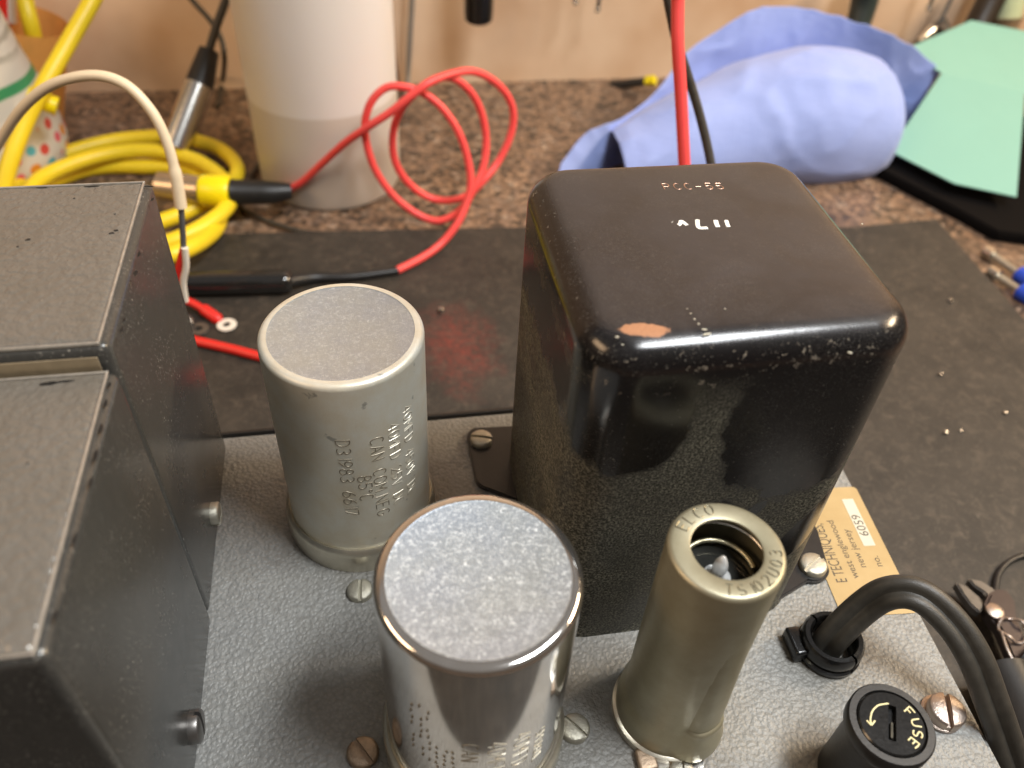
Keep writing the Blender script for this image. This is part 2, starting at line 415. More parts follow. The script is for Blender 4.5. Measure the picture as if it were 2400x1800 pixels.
M['red_pvc'] = simple('red_wire_insulation', (.66, .022, .016), .38, 0, .08, 3)
M['red_lead'] = simple('coral_red_silicone_lead', (.82, .075, .07), .42, 0, .06, 3)
M['yellow'] = simple('yellow_cable_jacket', (.80, .60, .018), .42, 0, .10, 2)
M['yellow_band'] = simple('yellow_plastic_band', (.86, .70, .005), .35, 0, .04, 3)
M['white_pvc'] = simple('cream_wire_insulation', (.74, .62, .44), .4, 0, .06, 3)
M['white_plastic'] = simple('white_plastic', (.72, .68, .60), .4, 0, .08, 3)
M['cord'] = simple('black_rubber_cord', (.040, .036, .029), .42, 0, .55, 4, .25, 40)
M['paint_white'] = simple('white_paint', (.84, .84, .78), .5, 0, .03, 3)
M['paint_cream'] = simple('cream_filled_lettering', (.78, .72, .42), .5, 0, .06, 8)
M['copper_mark'] = simple('bare_copper_stamp', (.40, .24, .17), .35, .6, .5, 6)
M['blue_sleeve'] = simple('blue_plastic_sleeve', (.015, .06, .46), .35, 0, .1, 3)
M['ink'] = simple('faded_black_ink', (.07, .055, .04), .6, 0, .3, 9)
M['paper_white'] = simple('white_paper', (.58, .55, .44), .7, 0, .06, 6)
M['grey_pvc'] = simple('grey_wire_insulation', (.10, .10, .10), .45, 0, .1, 3)
M['dust_plug'] = simple('dusty_slot', (.085, .075, .055), .85, 0, .6, 8, .4, 25)

def glass(name, col, rough=.02, tr=1.0):
    t = NT(name); t.set(Base_Color=col, Roughness=rough, Transmission_Weight=tr, IOR=1.48); return t.m
M['glass'] = simple('gettered_dark_glass', (.030, .030, .027), .10, .2, .4, 3)
M['tip_glass'] = glass('clear_tip_glass', (.92, .93, .92), .06, .55)

def granite():
    t = NT('speckled_granite')
    a = t.vor(1.9, feature='F1', out='Color'); n = t.noise(3.2, 6, .75); n2 = t.noise(.35, 3, .5)
    w = t.N.new('ShaderNodeVectorMath'); w.operation = 'MULTIPLY_ADD'; t.L.new(t.noise(4.0, 3, color=True), w.inputs[0]); w.inputs[1].default_value = (.5,) * 3; t.L.new(t.cc(), w.inputs[2])
    v = t.vor(3.2, w.outputs[0], out='Color'); s = t.sep(v)
    c = t.ramp(s[0], [(.0, (.020, .016, .013)), (.20, (.035, .026, .020)), (.26, (.19, .115, .070)), (.5, (.30, .185, .115)), (.76, (.40, .26, .165)), (.9, (.25, .165, .12)), (1, (.50, .38, .28))])
    c = t.mix(t.ramp(n, [(.43, 0), (.60, 1)]), t.mix(.8, c, (.045, .034, .026)), c)
    c = t.mix(t.math('MULTIPLY', t.ramp(n2, [(.4, 0), (.6, 1)]), .3), c, (.13, .085, .06))
    t.set(Base_Color=c, Roughness=.30); t.bump(n, .06, .0005); return t.m
M['granite'] = granite()

def mat_rubber():
    t = NT('worn_black_rubber')
    n = t.noise(.45, 6, .62); g = t.noise(2.2, 5, .7, dist=.6)
    c = t.mix(t.ramp(n, [(.35, 0), (.7, 1)]), (.017, .0145, .0115), (.036, .030, .0235))
    c = t.mix(t.math('MULTIPLY', t.ramp(g, [(.50, 0), (.70, 1)]), .5), c, (.095, .075, .056))
    sc = t.ramp(t.noise(.9, 2, .5, dist=4), [(.49, 0), (.5, 1), (.51, 0)])
    c = t.mix(t.math('MULTIPLY', sc, .22), c, (.22, .19, .15))
    rd = t.math('MULTIPLY', t.ellipse(RS[0], RS[1], 1.2, 1.8, (0, 1), .9, 1.1, soft=.8), t.ramp(t.noise(4, 4, .7), [(.35, .15), (.62, 1)]))
    c = t.mix(t.math('MULTIPLY', rd, .55), c, (.24, .035, .022))
    t.set(Base_Color=c, Roughness=.62); t.bump(t.noise(5, 5, .7), .22, .0006); return t.m

def wall_paint():
    t = NT('cream_wall_paint'); n = t.noise(.16, 3, .5)
    c = t.mix(t.ramp(n, [(.3, 0), (.7, 1)]), (.52, .34, .21), (.70, .54, .39))
    t.set(Base_Color=c, Roughness=.6); t.bump(t.noise(2, 4), .12, .0006); return t.m
M['wall'] = wall_paint()

def towel():
    t = NT('blue_paper_towel')
    q = t.vor(5.5, rnd=.15, feature='SMOOTH_F1'); n = t.noise(.5, 4, .6)
    c = t.mix(n, (.23, .31, .64), (.30, .38, .72))
    t.set(Base_Color=c, Roughness=.85, Subsurface_Weight=.0, Sheen_Weight=.15)
    t.bump(t.math('ADD', t.math('MULTIPLY', q, .5), t.math('MULTIPLY', t.noise(1.2, 4), 1.6)), .35, .0008); return t.m
M['towel'] = towel()
M['mint'] = simple('mint_card', (.19, .40, .35), .62, 0, .04, .5, .05)
M['kraft'] = simple('orange_kraft_paper', (.74, .34, .08), .75, 0, .15, 1.2, .3, 3)

def bottle():
    """milky polythene; below the liquid level the wall looks denser and browner"""
    t = NT('frosted_polythene'); o = t.sep()
    m = t.ramp(t.math('DIVIDE', o[2], 10), [(BOT_LV - .006, 1), (BOT_LV + .006, 0)])
    c = t.mix(m, (.68, .65, .62), (.54, .49, .43))
    c = t.mix(t.math('MULTIPLY', t.noise(.3, 3), .2), c, (.58, .50, .42))
    t.set(Base_Color=c, Roughness=.38, Subsurface_Weight=.3, Subsurface_Radius=(.01, .008, .006)); t.bump(t.noise(.5, 3), .1, .001); return t.m
BOT_LV = .49
M['bottle'] = bottle()
def cup_print():
    """white cup with a green band, grey brush rings and rows of coloured dots"""
    t = NT('printed_paper_cup'); o = t.sep()
    ang = t.math('ARCTAN2', o[1], o[0]); u = t.math('MULTIPLY', ang, 3.6)
    cmb = t.N.new('ShaderNodeCombineXYZ'); t.L.new(u, cmb.inputs[0]); t.L.new(o[2], cmb.inputs[1])
    v = t.vor(1.15, cmb.outputs[0], rnd=.35); vc = t.sep(t.vor(1.15, cmb.outputs[0], rnd=.35, out='Color'))
    dot = t.ramp(v, [(.30, 1), (.36, 0)])
    dc = t.ramp(vc[0], [(0, (.62, .08, .06)), (.25, (.75, .28, .03)), (.5, (.10, .42, .50)), (.75, (.70, .10, .16))], 'CONSTANT')
    low = t.ramp(t.math('DIVIDE', o[2], 10), [(.30, 1), (.32, 0)])
    c = t.mix(t.math('MULTIPLY', dot, low), (.66, .62, .54), dc)
    wv = t.math('SINE', t.math('ADD', t.math('MULTIPLY', o[2], 7), t.math('MULTIPLY', t.noise(.5, 2), 10)))
    up = t.ramp(t.math('DIVIDE', o[2], 10), [(.56, 0), (.60, 1)])
    c = t.mix(t.math('MULTIPLY', up, t.ramp(wv, [(.1, 0), (.8, .65)])), c, (.26, .24, .18))
    z2 = t.math('ADD', o[2], t.math('MULTIPLY', t.noise(.5, 2), .2))
    gr = t.ramp(t.math('DIVIDE', z2, 10), [(.455, 0), (.46, 1), (.50, 1), (.505, 0)])
    c = t.mix(gr, c, (.05, .30, .12))
    t.set(Base_Color=c, Roughness=.35); return t.m
M['cup'] = cup_print()

# ---------------------------------------------------------------- the setting
BZ = -5.0
MAT_T = 0.3
tag(MB().box(-120, 140, -60, 41, BZ - 4, BZ).build('countertop', M['granite']), kind='structure')
tag(MB().box(-120, 140, 41, 43, BZ - 4, 70).build('wall', M['wall']), kind='structure')

rsp = P(985, 745, z=BZ + MAT_T)
mat_c = Vector((2.0, 6.0, 0))
RS = (0, 0)
mm = MB()
mpts = [(-19, -20), (27.5, -20), (28.4, 0), (28.9, 13.0), (29.4, 22.7), (24.4, 22.4), (7.5, 24.0), (-7.5, 24.8), (-20, 25.4)]
mm.prism(mpts, BZ, BZ + MAT_T, .06)
cxs = [v.co.x for v in mm.bm.verts]; cys = [v.co.y for v in mm.bm.verts]
RS = (rsp.x - sum(cxs) / len(cxs), rsp.y - sum(cys) / len(cys))
M['mat'] = mat_rubber()
tag(mm.build('work_mat', M['mat']), 'worn black rubber work mat lying under the amplifier on the granite worktop', 'mat')
BM = BZ + MAT_T

# ---------------------------------------------------------------- the amplifier (one thing)
amp = empty('valve_amplifier', (0, 0, BM), 'vintage valve amplifier on a grey hammertone chassis with metal cans and a big black transformer', 'amplifier')
def lc(x, y, z):     # chassis coordinates -> object coordinates of amp parts, in cm
    return (x, y, z - BM)

CXL, CXR, CYF, CYB = -15.0, 13.2, -5.5, 7.1
ch = MB()
b = bmesh.new(); bmesh.ops.create_cube(b, size=1)
for v in b.verts:
    v.co = Vector(((CXL if v.co.x < 0 else (13.00 if v.co.y < 0 and False else CXR)), (CYF if v.co.y < 0 else CYB), (BM if v.co.z < 0 else 0)))
    if v.co.x > 0: v.co.x = 12.95 if v.co.y < 0 else 13.55
bmesh.ops.bevel(b, geom=b.edges[:], offset=.16, segments=4, affect='EDGES')
ch.join(b)
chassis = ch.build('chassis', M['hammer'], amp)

MB().box(CXL + .2, CXR + .15, 7.11, 7.24, -.6, -.02, .03).build('rear_shadow_strip', M['black_foot'], chassis)  # black strip added as the dark shadow line behind the chassis

# --- label stuck to the right edge
def label_plate():
    A = P(2015 / 1.085, 1163 / 1.085, z=0); B = P(2152 / 1.085, 1437 / 1.085, z=0)
    ang = math.atan2(A.y - B.y, A.x - B.x)
    d = Vector((math.cos(ang), math.sin(ang), 0)); w = Vector((math.sin(ang), -math.cos(ang), 0))   # d = +y-ish reading direction, w = to the right
    br = B.copy(); br.z = 0
    L, W = 4.3, 1.95
    o = br - w * W
    def q(u, v): p = o + d * u + w * v; return (p.x, p.y)
    pts = []
    for cx, cy, a0 in ((.12, .12, 180), (L - .45, .12, 270), (L - .45, W - .12, 0), (.12, W - .12, 90)):
        for i in range(5):
            a = math.radians(a0 + i * 22.5); r = .12
            pts.append(q(cx + r * math.cos(a), cy + r * math.sin(a)))
    t = NT('gold_foil_label'); n = t.noise(1.4, 5, .65)
    t.set(Base_Color=t.mix(n, (.40, .28, .12), (.52, .39, .20)), Roughness=.42, Metallic=.15)
    lab = MB().prism(pts, .004, .022, 0).build('label_plate', t.m, chassis)
    def T(u, v, zz=.024):
        p = o + d * u + w * v
        return Matrix.Translation((p.x, p.y, zz)) @ Matrix.Rotation(ang, 4, 'Z')
    # text runs along d, letter tops face -w
    T2 = lambda txt, size, u, v, mat=M['ink'], zz=.024: text_mesh('lettering', txt, size, mat, chassis, T(u, v, zz) @ Matrix.Diagonal((1, 1, 1, 1)), .001)
    sc = Matrix.Diagonal((.62, 1, 1, 1))
    text_mesh('lettering', 'E TECHNIQUES,', .42, M['ink'], chassis, T(.95, .52) @ sc, .001)
    text_mesh('lettering', 'west englewood', .27, M['ink'], chassis, T(1.05, .86) @ Matrix.Diagonal((1.02, 1, 1, 1)), .001)
    text_mesh('lettering', 'new jersey', .27, M['ink'], chassis, T(1.35, 1.18) @ Matrix.Diagonal((1.02, 1, 1, 1)), .001)
    text_mesh('lettering', 'no.', .27, M['ink'], chassis, T(1.35, 1.62) @ Matrix.Diagonal((1.02, 1, 1, 1)), .001)
    s = [q(2.0, 1.38), q(3.55, 1.38), q(3.55, 1.70), q(2.0, 1.70)]
    MB().prism(s, .0222, .028).build('serial_slip', M['paper_white'], chassis)
    text_mesh('lettering', '6059', .36, M['ink'], chassis, T(2.30, 1.66, .0285), .001)
label_plate()

def rrect(x0, x1, y0, y1, r, n=8):
    pts = []
    for cx, cy, a0 in ((x1 - r, y1 - r, 0), (x0 + r, y1 - r, 90), (x0 + r, y0 + r, 180), (x1 - r, y0 + r, 270)):
        for i in range(n + 1):
            a = math.radians(a0 + 90 * i / n); pts.append((cx + r * math.cos(a), cy + r * math.sin(a)))
    return pts

# --- two sheet-metal transformer boxes at the left
def can_box(name, x0, x1, y0, y1, h, tilt=0):
    r = .19
    m = MB(); m.box(x0, x1, y0, y1, .0, h, r, 4)
    if tilt:
        for v in m.bm.verts:
            if v.co.y < (y0 + y1) / 2: v.co.y += (h - v.co.z) * tilt
    o = m.build(name, M['box_side'], amp, sharp=60)
    # lid: hammertone sheet with rolled bright rim
    ins = .20
    l = MB(); rr_ = [(.0, -.02), (.0, .010), (.03, .026), (.08, .034), (.16, .038), (.28, .039), (.5, .040)]
    l.grid([[(p[0], p[1], h + dz) for p in rrect(x0 + ins + k, x1 - ins - k, y0 + ins * .6 + k, y1 - ins * .5 - k, .03, 3)] for k, dz in rr_], closed_u=True, cap1=True)
    l.build('lid', M['box_top'], o)
    e = MB(); t = .045
    xa, xb, ya, yb = x0 + ins * .70, x1 - ins * .70, y0 + ins * .25, y1 - ins * .25
    e.box(xa, xb, ya, ya + t, h - .02, h + .045, .018, 3)
    e.box(xa, xb, yb - t, yb, h - .02, h + .045, .018, 3)
    e.box(xb - t, xb, ya + t + .003, yb - t - .003, h - .02, h + .045, .018, 3)
    e.box(xa, xa + t, ya + t + .003, yb - t - .003, h - .02, h + .045, .018, 3)
    e.build('rim', M['box_edge'], o)
    return o
skirt_mat = simple('warm_reflection_skirt', (.36, .29, .19), .38, .5, .3, 3, .2, 6)  # tan puts warm reflected light into the skirt colour
BX = -3.834
rear = can_box('output_transformer_case', -14.5, BX - .02, 1.28, 6.6, 8.33)
tag(rear, 'taller rear sheet metal transformer case')
MB().box(-14.3, BX - .24, 1.262, 1.30, 7.2, 8.12, .012).build('lid_skirt', skirt_mat, rear)
front = can_box('output_transformer_case', -14.5, BX + .03, -4.08, 1.22, 7.86)
tag(front, 'lower front sheet metal transformer case')

chip_mat = simple('bare_black_chip', (.006, .006, .006), .5, 0, .2, 5)
def chips(lst, z, root):
    m = MB()
    for px, py, a, b_, rot in lst:
        c = P(px, py, z=z); pts = []
        for i in range(14):
            t_ = 2 * PI * i / 14; k_ = random.uniform(.65, 1.2)
            x_, y_ = a * k_ * math.cos(t_), b_ * k_ * math.sin(t_)
            pts.append((c.x + x_ * math.cos(rot) - y_ * math.sin(rot), c.y + x_ * math.sin(rot) + y_ * math.cos(rot)))
        m.prism(pts, z - .01, z)
    tag(m.build('paint_chips', chip_mat, root), kind='stuff')
chips([(250, 497, .045, .03, .3), (241, 503, .05, .025, .2), (60, 517, .055, .03, .1), (38, 532, .02, .02, 0), (248, 462, .015, .015, 0), (160, 428, .02, .02, 0)], 8.33 + .050, rear)
chips([(329, 430, .03, .06, -.1), (300, 548, .03, .09, -.1), (293, 590, .035, .10, -.1), (268, 690, .03, .06, -.1), (262, 712, .03, .08, 0), (322, 402, .10, .02, 0), (200, 402, .16, .015, 0), (90, 405, .1, .015, 0)], 8.33 + .048, rear)
chips([(105, 828, .13, .045, .1), (135, 824, .16, .02, .1), (60, 1000, .02, .02, 0)], 7.86 + .050, front)
chips([(236, 830, .03, .06, 0), (228, 870, .03, .10, 0), (218, 925, .03, .12, 0), (206, 985, .035, .12, 0), (196, 1040, .03, .1, 0), (160, 1165, .025, .12, 0), (120, 1330, .03, .10, 0)], 7.86 + .048, front)

# --- slotted screw
def screw(c, axis=(0, 0, 1), r=.31, h=.17, ang=0, mat=None, label=None, washer=False, dome=.02, zbase=0):
    ax = Vector(axis).normalized(); Q = ax.to_track_quat('Z', 'Y').to_matrix().to_4x4() @ Matrix.Rotation(ang, 4, 'Z')
    b = bmesh.new()
    # head as a lathe cut by a slot: two half discs with a web under the slot
    sw = r * .15; sd = h * .5
    prof = [(r, 0), (r, h - .05), (r - .02, h - .02), (r - .05, h)]
    n = 40
    def half(sgn):
        rows = []
        a0 = math.asin(sw / r)
        for rr, z in prof:
            a_s = math.asin(min(1, sw / rr))
            rows.append([b.verts.new((rr * math.cos(a), sgn * rr * math.sin(a), z)) for a in [a_s + (PI - 2 * a_s) * i / n for i in range(n + 1)]])
        for i in range(len(rows) - 1):
            for j in range(n): b.faces.new((rows[i][j], rows[i][j + 1], rows[i + 1][j + 1], rows[i + 1][j]))
        c0 = [v.co.copy() for v in rows[-1]]
        # slightly domed top
        mid = [b.verts.new((v.co.x * .5, sgn * (sw + (abs(v.co.y) - sw) * .5), h + dome * .8)) for v in rows[-1]]
        for j in range(n): b.faces.new((rows[-1][j], rows[-1][j + 1], mid[j + 1], mid[j]))
        cen = b.verts.new((0, sgn * sw, h + dome))
        for j in range(n): b.faces.new((mid[j], mid[j + 1], cen))
        # slot wall
        f = [rows[k][0] for k in range(len(prof))] + [mid[0], cen, mid[-1]] + [rows[k][-1] for k in reversed(range(len(prof)))]
        b.faces.new(f)
    half(1); half(-1)
    bmesh.ops.remove_doubles(b, verts=b.verts, dist=1e-5)
    m = MB(); T = Matrix.Translation(c) @ Q
    m.join(b, T)
    fl = bmesh.new(); bmesh.ops.create_cube(fl, size=1)
    for v in fl.verts: v.co = Vector((v.co.x * r * 1.9, v.co.y * sw * 2.0, (v.co.z + .5) * (h - sd)))
    m.join(fl, T)
    if washer: m.lathe([(1e-4, .0), (r * 1.0, 0), (r * 1.12, .02), (r * 1.12, .06), (r * 1.0, .08), (1e-4, .08)], (0, 0, 0), 40, None)
    o = m.build('screw', mat or M['screw'], amp, sharp=35)
    if label: tag(o, label)
    return o
screw((-.37, 1.43, 0), ang=math.radians(88), label='nickel screw between the two round cans')
screw((-.46, -2.47, 0), ang=math.radians(-58), mat=M['screw_copper'], r=.33, label='copper coloured screw left of the front can')
screw((4.03, -2.61, 0), ang=math.radians(-52), r=.32, label='nickel screw between the front can and the valve shield')
screw((3.19, 5.82, .16), ang=math.radians(-15), r=.31)
screw((10.9, .52, .16), ang=math.radians(30), r=.34, label='bright screw on the black foot beside the label')
screw((12.23, -3.50, .10), ang=math.radians(68), mat=M['screw_pink'], r=.40, h=.26, dome=.035, label='large domed screw beside the fuse holder')
MB().lathe([(1e-4, .0), (.42, 0), (.44, .03), (.44, .08), (.40, .11), (1e-4, .11)], (12.20, -3.47, 0), 40).build('washer', M['screw_pink'], amp)
screw((BX + .03, -1.75, .78), axis=(1, 0, 0), ang=math.radians(70), r=.34, h=.22, mat=M['dark_metal'])
screw((BX - .02, 3.65, .78), axis=(1, 0, 0), ang=math.radians(20), r=.30, h=.20, mat=M['screw'])

# --- capacitor cans
def can(x, y, h, top, side, R=1.75):
    f = .14
    prof = [(R, .5), (R, h - f)]
    for i in range(1, 9):
        a = i / 8 * PI / 2; prof.append((R - f + f * math.cos(a), h - f + f * math.sin(a)))
    body = MB().lathe(prof + [(R - .20, h + .0)], (x, y, 0), 128).build('capacitor_can', side, amp)
    tp = MB().lathe([(R - .195, h - .006), (R - .24, h - .018), (1e-4, h - .018)], (x, y, 0), 128).build('can_lid', top, body)
    fl = MB().lathe([(R + .13, .0), (R + .14, .06), (R + .14, .62), (R + .12, .72), (R + .05, .80), (R + .005, .78), (R - .02, .60)], (x, y, 0), 128)
    fl.build('mounting_ring', M['flange'], body)
    return body
C1 = (-.207, 3.87, 6.175); C2 = (1.88, -2.291, 5.867)
c1 = can(*C1, M['can_top_dull'], M['can_side_dull']); tag(c1, 'dull oxidised rear capacitor can')
c2 = can(*C2, M['can_top_bright'], M['can_side_bright']); tag(c2, 'shiny front capacitor can with scuffed lid')

def on_can(C, a0, z0, R=1.75, off=.0):
    """text running down the wall, letter tops turned to the right; a0 = azimuth of the baseline, degrees"""
    def fn(u, v):
        a = math.radians(a0) + v / R
        return Vector((C[0] + (R + off) * math.cos(a), C[1] + (R + off) * math.sin(a), z0 - u))
    return fn
def stamp(C, body, text, a0, z0, size, mat, sr=.012, pitch=.85, dx=.0):
    lettering(MB(), text, on_can(C, a0, z0, off=dx), size, pitch, sr).build('stamped_lettering', mat, body)
stamp(C1, c1, 'D31983 6617', -100, 4.65, .30, M['letter_dark'])
stamp(C1, c1, '85°C', -88, 3.45, .30, M['letter_dark'])
stamp(C1, c1, 'CAN COM.NEG', -76.5, 4.55, .30, M['letter_dark'])
stamp(C1, c1, '40MFD 25V DC', -62.5, 4.75, .27, M['letter_bright'])
stamp(C1, c1, '40MFD 450V DC', -49, 5.0, .27, M['letter_bright'])
stamp(C2, c2, 'CAN COM.NEG', -106, 3.35, .30, M['letter_dark'])
stamp(C2, c2, '40MFD 40V', -91, 3.35, .32, M['letter_bright'])
stamp(C2, c2, '40MFD 450V', -75.5, 3.35, .32, M['letter_bright'])
stamp(C2, c2, 'SPRAGUE', -60, 2.95, .22, M['letter_bright'])
# dot-punched code on the front can
dm = MB()
for k in range(9):
    for j, aa in enumerate((-137, -131, -126)):
        if (k * 7 + j * 3) % 5 == 0: continue
        a = math.radians(aa + random.uniform(-.8, .8)); z = 4.35 - k * .235 - j * .08
        p = Vector((C2[0] + 1.752 * math.cos(a), C2[1] + 1.752 * math.sin(a), z))
        dm.tube([p, p + Vector((0, 0, -.07))], .022, 6)
for k in range(5):
    for aa in (-121, -116, -111):
        a = math.radians(aa + random.uniform(-1, 1)); z = 2.95 - k * .21 + random.uniform(-.03, .03)
        p = Vector((C2[0] + 1.752 * math.cos(a), C2[1] + 1.752 * math.sin(a), z))
        dm.tube([p, p + Vector((.03, 0, -.06))], .024, 6)
dm.build('punched_code', M['letter_dark'], c2)

# --- big black power transformer
TX0, TX1, TY0, TY1, TH = 3.86, 10.03, -.47, 5.82, 8.86
WL = (4.9, 7.35); WR = (8.15, 7.0)
_p = lc(*P(1392, 712, z=TH)); CH = (_p[0], _p[1])
WL = (WL[0], WL[1] - BM); WR = (WR[0], WR[1] - BM)
M['trafo'] = None
def trafo():
    m = MB(); rf, rc = .56, .98; rows = []
    for z in [0.0, .08] + [i * .85 for i in range(1, 10)] + [TH - rf]:
        g = .03 if z == 0 else .0
        rows.append([(p[0], p[1], z) for p in rrect(TX0 - g, TX1 + g, TY0 - g, TY1 + g, rc, 12)])
    for i in range(1, 11):
        a = i / 10 * PI / 2; ins = rf * (1 - math.cos(a))
        rows.append([(p[0], p[1], TH - rf + rf * math.sin(a)) for p in rrect(TX0 + ins, TX1 - ins, TY0 + ins, TY1 - ins, rc - ins, 12)])
    for k, dz in ((.75, .012), (1.3, .02), (2.0, .025)):
        rows.append([(p[0], p[1], TH + dz) for p in rrect(TX0 + k, TX1 - k, TY0 + k, TY1 - k, max(.12, rc - k), 12)])
    m.grid(rows, closed_u=True, cap1=True)
    return m
# amp-part object z is height above the mat; the paint masks use that
def black_paint_at():
    global M
    # thresholds inside black_paint are for height above chassis -> shift with a mapping
    return None
_tr_root = None
tm = trafo()
def black_paint2():
    t = NT('black_enamel_with_dust'); t.co = t.coord((100, 100, 100), (0, 0, BM))
    return t
_old = NT.cc
def cc_shift(self):
    if self.co is None: self.co = self.coord((100, 100, 100), (0, 0, BM))
    return self.co
NT.cc = cc_shift
WL = (4.85, 7.1); WR = (8.35, 6.75)
M['trafo'] = black_paint()
NT.cc = _old
tr = tm.build('power_transformer', M['trafo'], amp, sharp=50)
tag(tr, 'big black enamel transformer cover with dusty sides')
# mounting ears on two corners
def ear(hx, hy, deg, pa_, pb_):
    """rounded triangular foot round the screw at (hx, hy), running under the cover between pa_ and pb_"""
    pts = []
    for cx, cy, a0, a1, r in deg:
        for i in range(7):
            a = math.radians(a0 + (a1 - a0) * i / 6); pts.append((cx + r * math.cos(a), cy + r * math.sin(a)))
    pts += [pa_, pb_]
    return MB().prism(pts, .004, .16, .04).build('mounting_foot', M['black_foot'], tr)
ear(3.19, 5.82, ((3.30, 5.95, 120, 190, .50), (3.28, 4.5, 180, 250, .45)), (4.4, 3.2), (4.4, 6.3))
ear(10.9, .52, ((10.85, .62, 245, 330, .52), (11.05, 1.65, -20, 70, .50)), (9.6, 3.2), (9.2, -.44))
# stamped type number and the hand-painted voltage (painted the other way up)
fs = P(1436, 411, z=TH); fe = P(1572, 410, z=TH)
lettering(MB(), 'PCC-55', lambda u, v: Vector((fs.x + u, fs.y + (fe.y - fs.y) * u / (fe.x - fs.x) + v, TH + .016)), .23, .98, .013).build('stamped_lettering', M['copper_mark'], tr)
wm = MB()
def z3(x, y): return ((1530 + x / 11.06) / 1.08499, (410 + y / 11.06) / 1.08499)
for st, wd in ((((650, 1320), (700, 1290), (725, 1215), (790, 1250), (885, 1325)), .052), (((498, 1240), (506, 1243)), .046), (((1150, 1185), (1155, 1300), (1185, 1380), (1270, 1395), (1410, 1388)), .056),
               (((1625, 1200), (1645, 1290), (1690, 1375)), .060), (((1900, 1200), (1920, 1280), (1960, 1370)), .052)):
    q = [P(*z3(*p), z=TH + .006) for p in st]
    wm.tube(spline(q, 4) if len(q) > 2 else q, wd * .85, 8)
for v in wm.bm.verts: v.co.z = TH + .022 + (v.co.z - TH - .006) * .25
wm.build('painted_lettering', M['paint_white'], tr)
# white paint flecks near the chip
fk = MB()
for px, py, L in ((1527, 722, .14), (1522, 712, .09), (1492, 678, .03), (1484, 668, .02), (1500, 690, .03), (1509, 700, .03), (1566, 668, .03), (1455, 464, .04), (1340, 735, .10), (1350, 745, .12), (1333, 728, .06), (1836, 762, .07), (1862, 484, .03)):
    zz = TH + .004 if py < 730 else TH - .10
    p = P(px, py, z=zz); a = random.uniform(-.6, .3)
    dv = Vector((math.cos(a) * L, math.sin(a) * L, 0)); fk.tube([p - dv / 2, p, p + dv / 2], lambda s: .014 * (1.4 - abs(s - .5)), 6)
tag(fk.build('paint_flecks', M['paper_white'], tr), kind='stuff')

# --- valve shield with the valve inside
TSX, TSY, TSH, TSR = 6.106, -2.48, 6.062, 1.021
lowx, lowy = TSX - .03, TSY - .02
def bump_warp(r, a, z):
    if z > 1.35 or r < .9: return r
    # bayonet bulge on the front right and widening skirt
    k = max(0, min(1, (1.35 - z) / .10))
    d = (a - math.radians(292) + PI) % (2 * PI) - PI
    return r + .19 * k * math.exp(-(d / .44) ** 4)
rs = .10
prof = [(TSR + .10, .26), (TSR + .11, .45), (TSR + .09, .8), (TSR + .02, 1.0), (TSR, 1.12)] + [(TSR, 1.12 + .05 * i) for i in range(1, 9)] + [(TSR, 2.2), (TSR, 4), (TSR, TSH - rs)]
for i in range(1, 7):
    a = i / 6 * PI / 2; prof.append((TSR - rs + rs * math.cos(a), TSH - rs + rs * math.sin(a)))
ro = .625
prof += [(ro + .04, TSH + .005), (ro, TSH - .01), (ro - .01, TSH - .04), (ro + .02, TSH - .06), (TSR - .09, TSH - .08), (TSR - .06, TSH - .3), (TSR - .06, 1.2), (TSR - .0, .26)]
vs = MB().lathe(prof, (TSX, TSY, 0), 112, warp=bump_warp).build('valve_shield', M['olive'], amp, sharp=50)
tag(vs, 'olive grey metal valve shield with open top')
def on_ring(r0, a0):
    def fn(u, v):
        a = math.radians(a0) - u / (r0 + .08); r = r0 + v
        return Vector((TSX + r * math.cos(a), TSY + r * math.sin(a), TSH + .004))
    return fn
lettering(MB(), 'ELCO', on_ring(.715, 143), .21, 1.0, .012).build('stamped_lettering', M['olive_mark'], vs)
def on_ring_in(r0, a0):       # letter feet point outwards
    def fn(u, v):
        a = math.radians(a0) + u / (r0 - .08); r = r0 - v
        return Vector((TSX + r * math.cos(a), TSY + r * math.sin(a), TSH + .004))
    return fn
lettering(MB(), 'TS102U03', on_ring_in(.925, -112), .20, 1.06, .012).build('stamped_lettering', M['olive_mark'], vs)
# socket base, bracket tab and copper strap
MB().lathe([(TSR + .16, .0), (TSR + .17, .05), (TSR + .17, .22), (TSR + .06, .28), (TSR - .3, .28)], (TSX, TSY, 0), 80).build('socket_skirt', M['flange'], amp)
pl = MB(); pl.prism([(TSX - .75, TSY - 1.0), (TSX - .45, TSY - 1.58), (TSX - .1, TSY - 1.78), (TSX + .3, TSY - 1.62), (TSX + .55, TSY - 1.0)], .004, .07, .015)
pl.build('socket_saddle', M['steel'], amp)
screw((TSX - .08, TSY - 1.36, .07), ang=math.radians(75), r=.26, h=.13)
cs = MB(); cs.box(TSX - .95, TSX - .55, TSY - 1.25, TSY - .8, .02, .22, .06); cs.build('solder_lug', M['screw_copper'], amp)
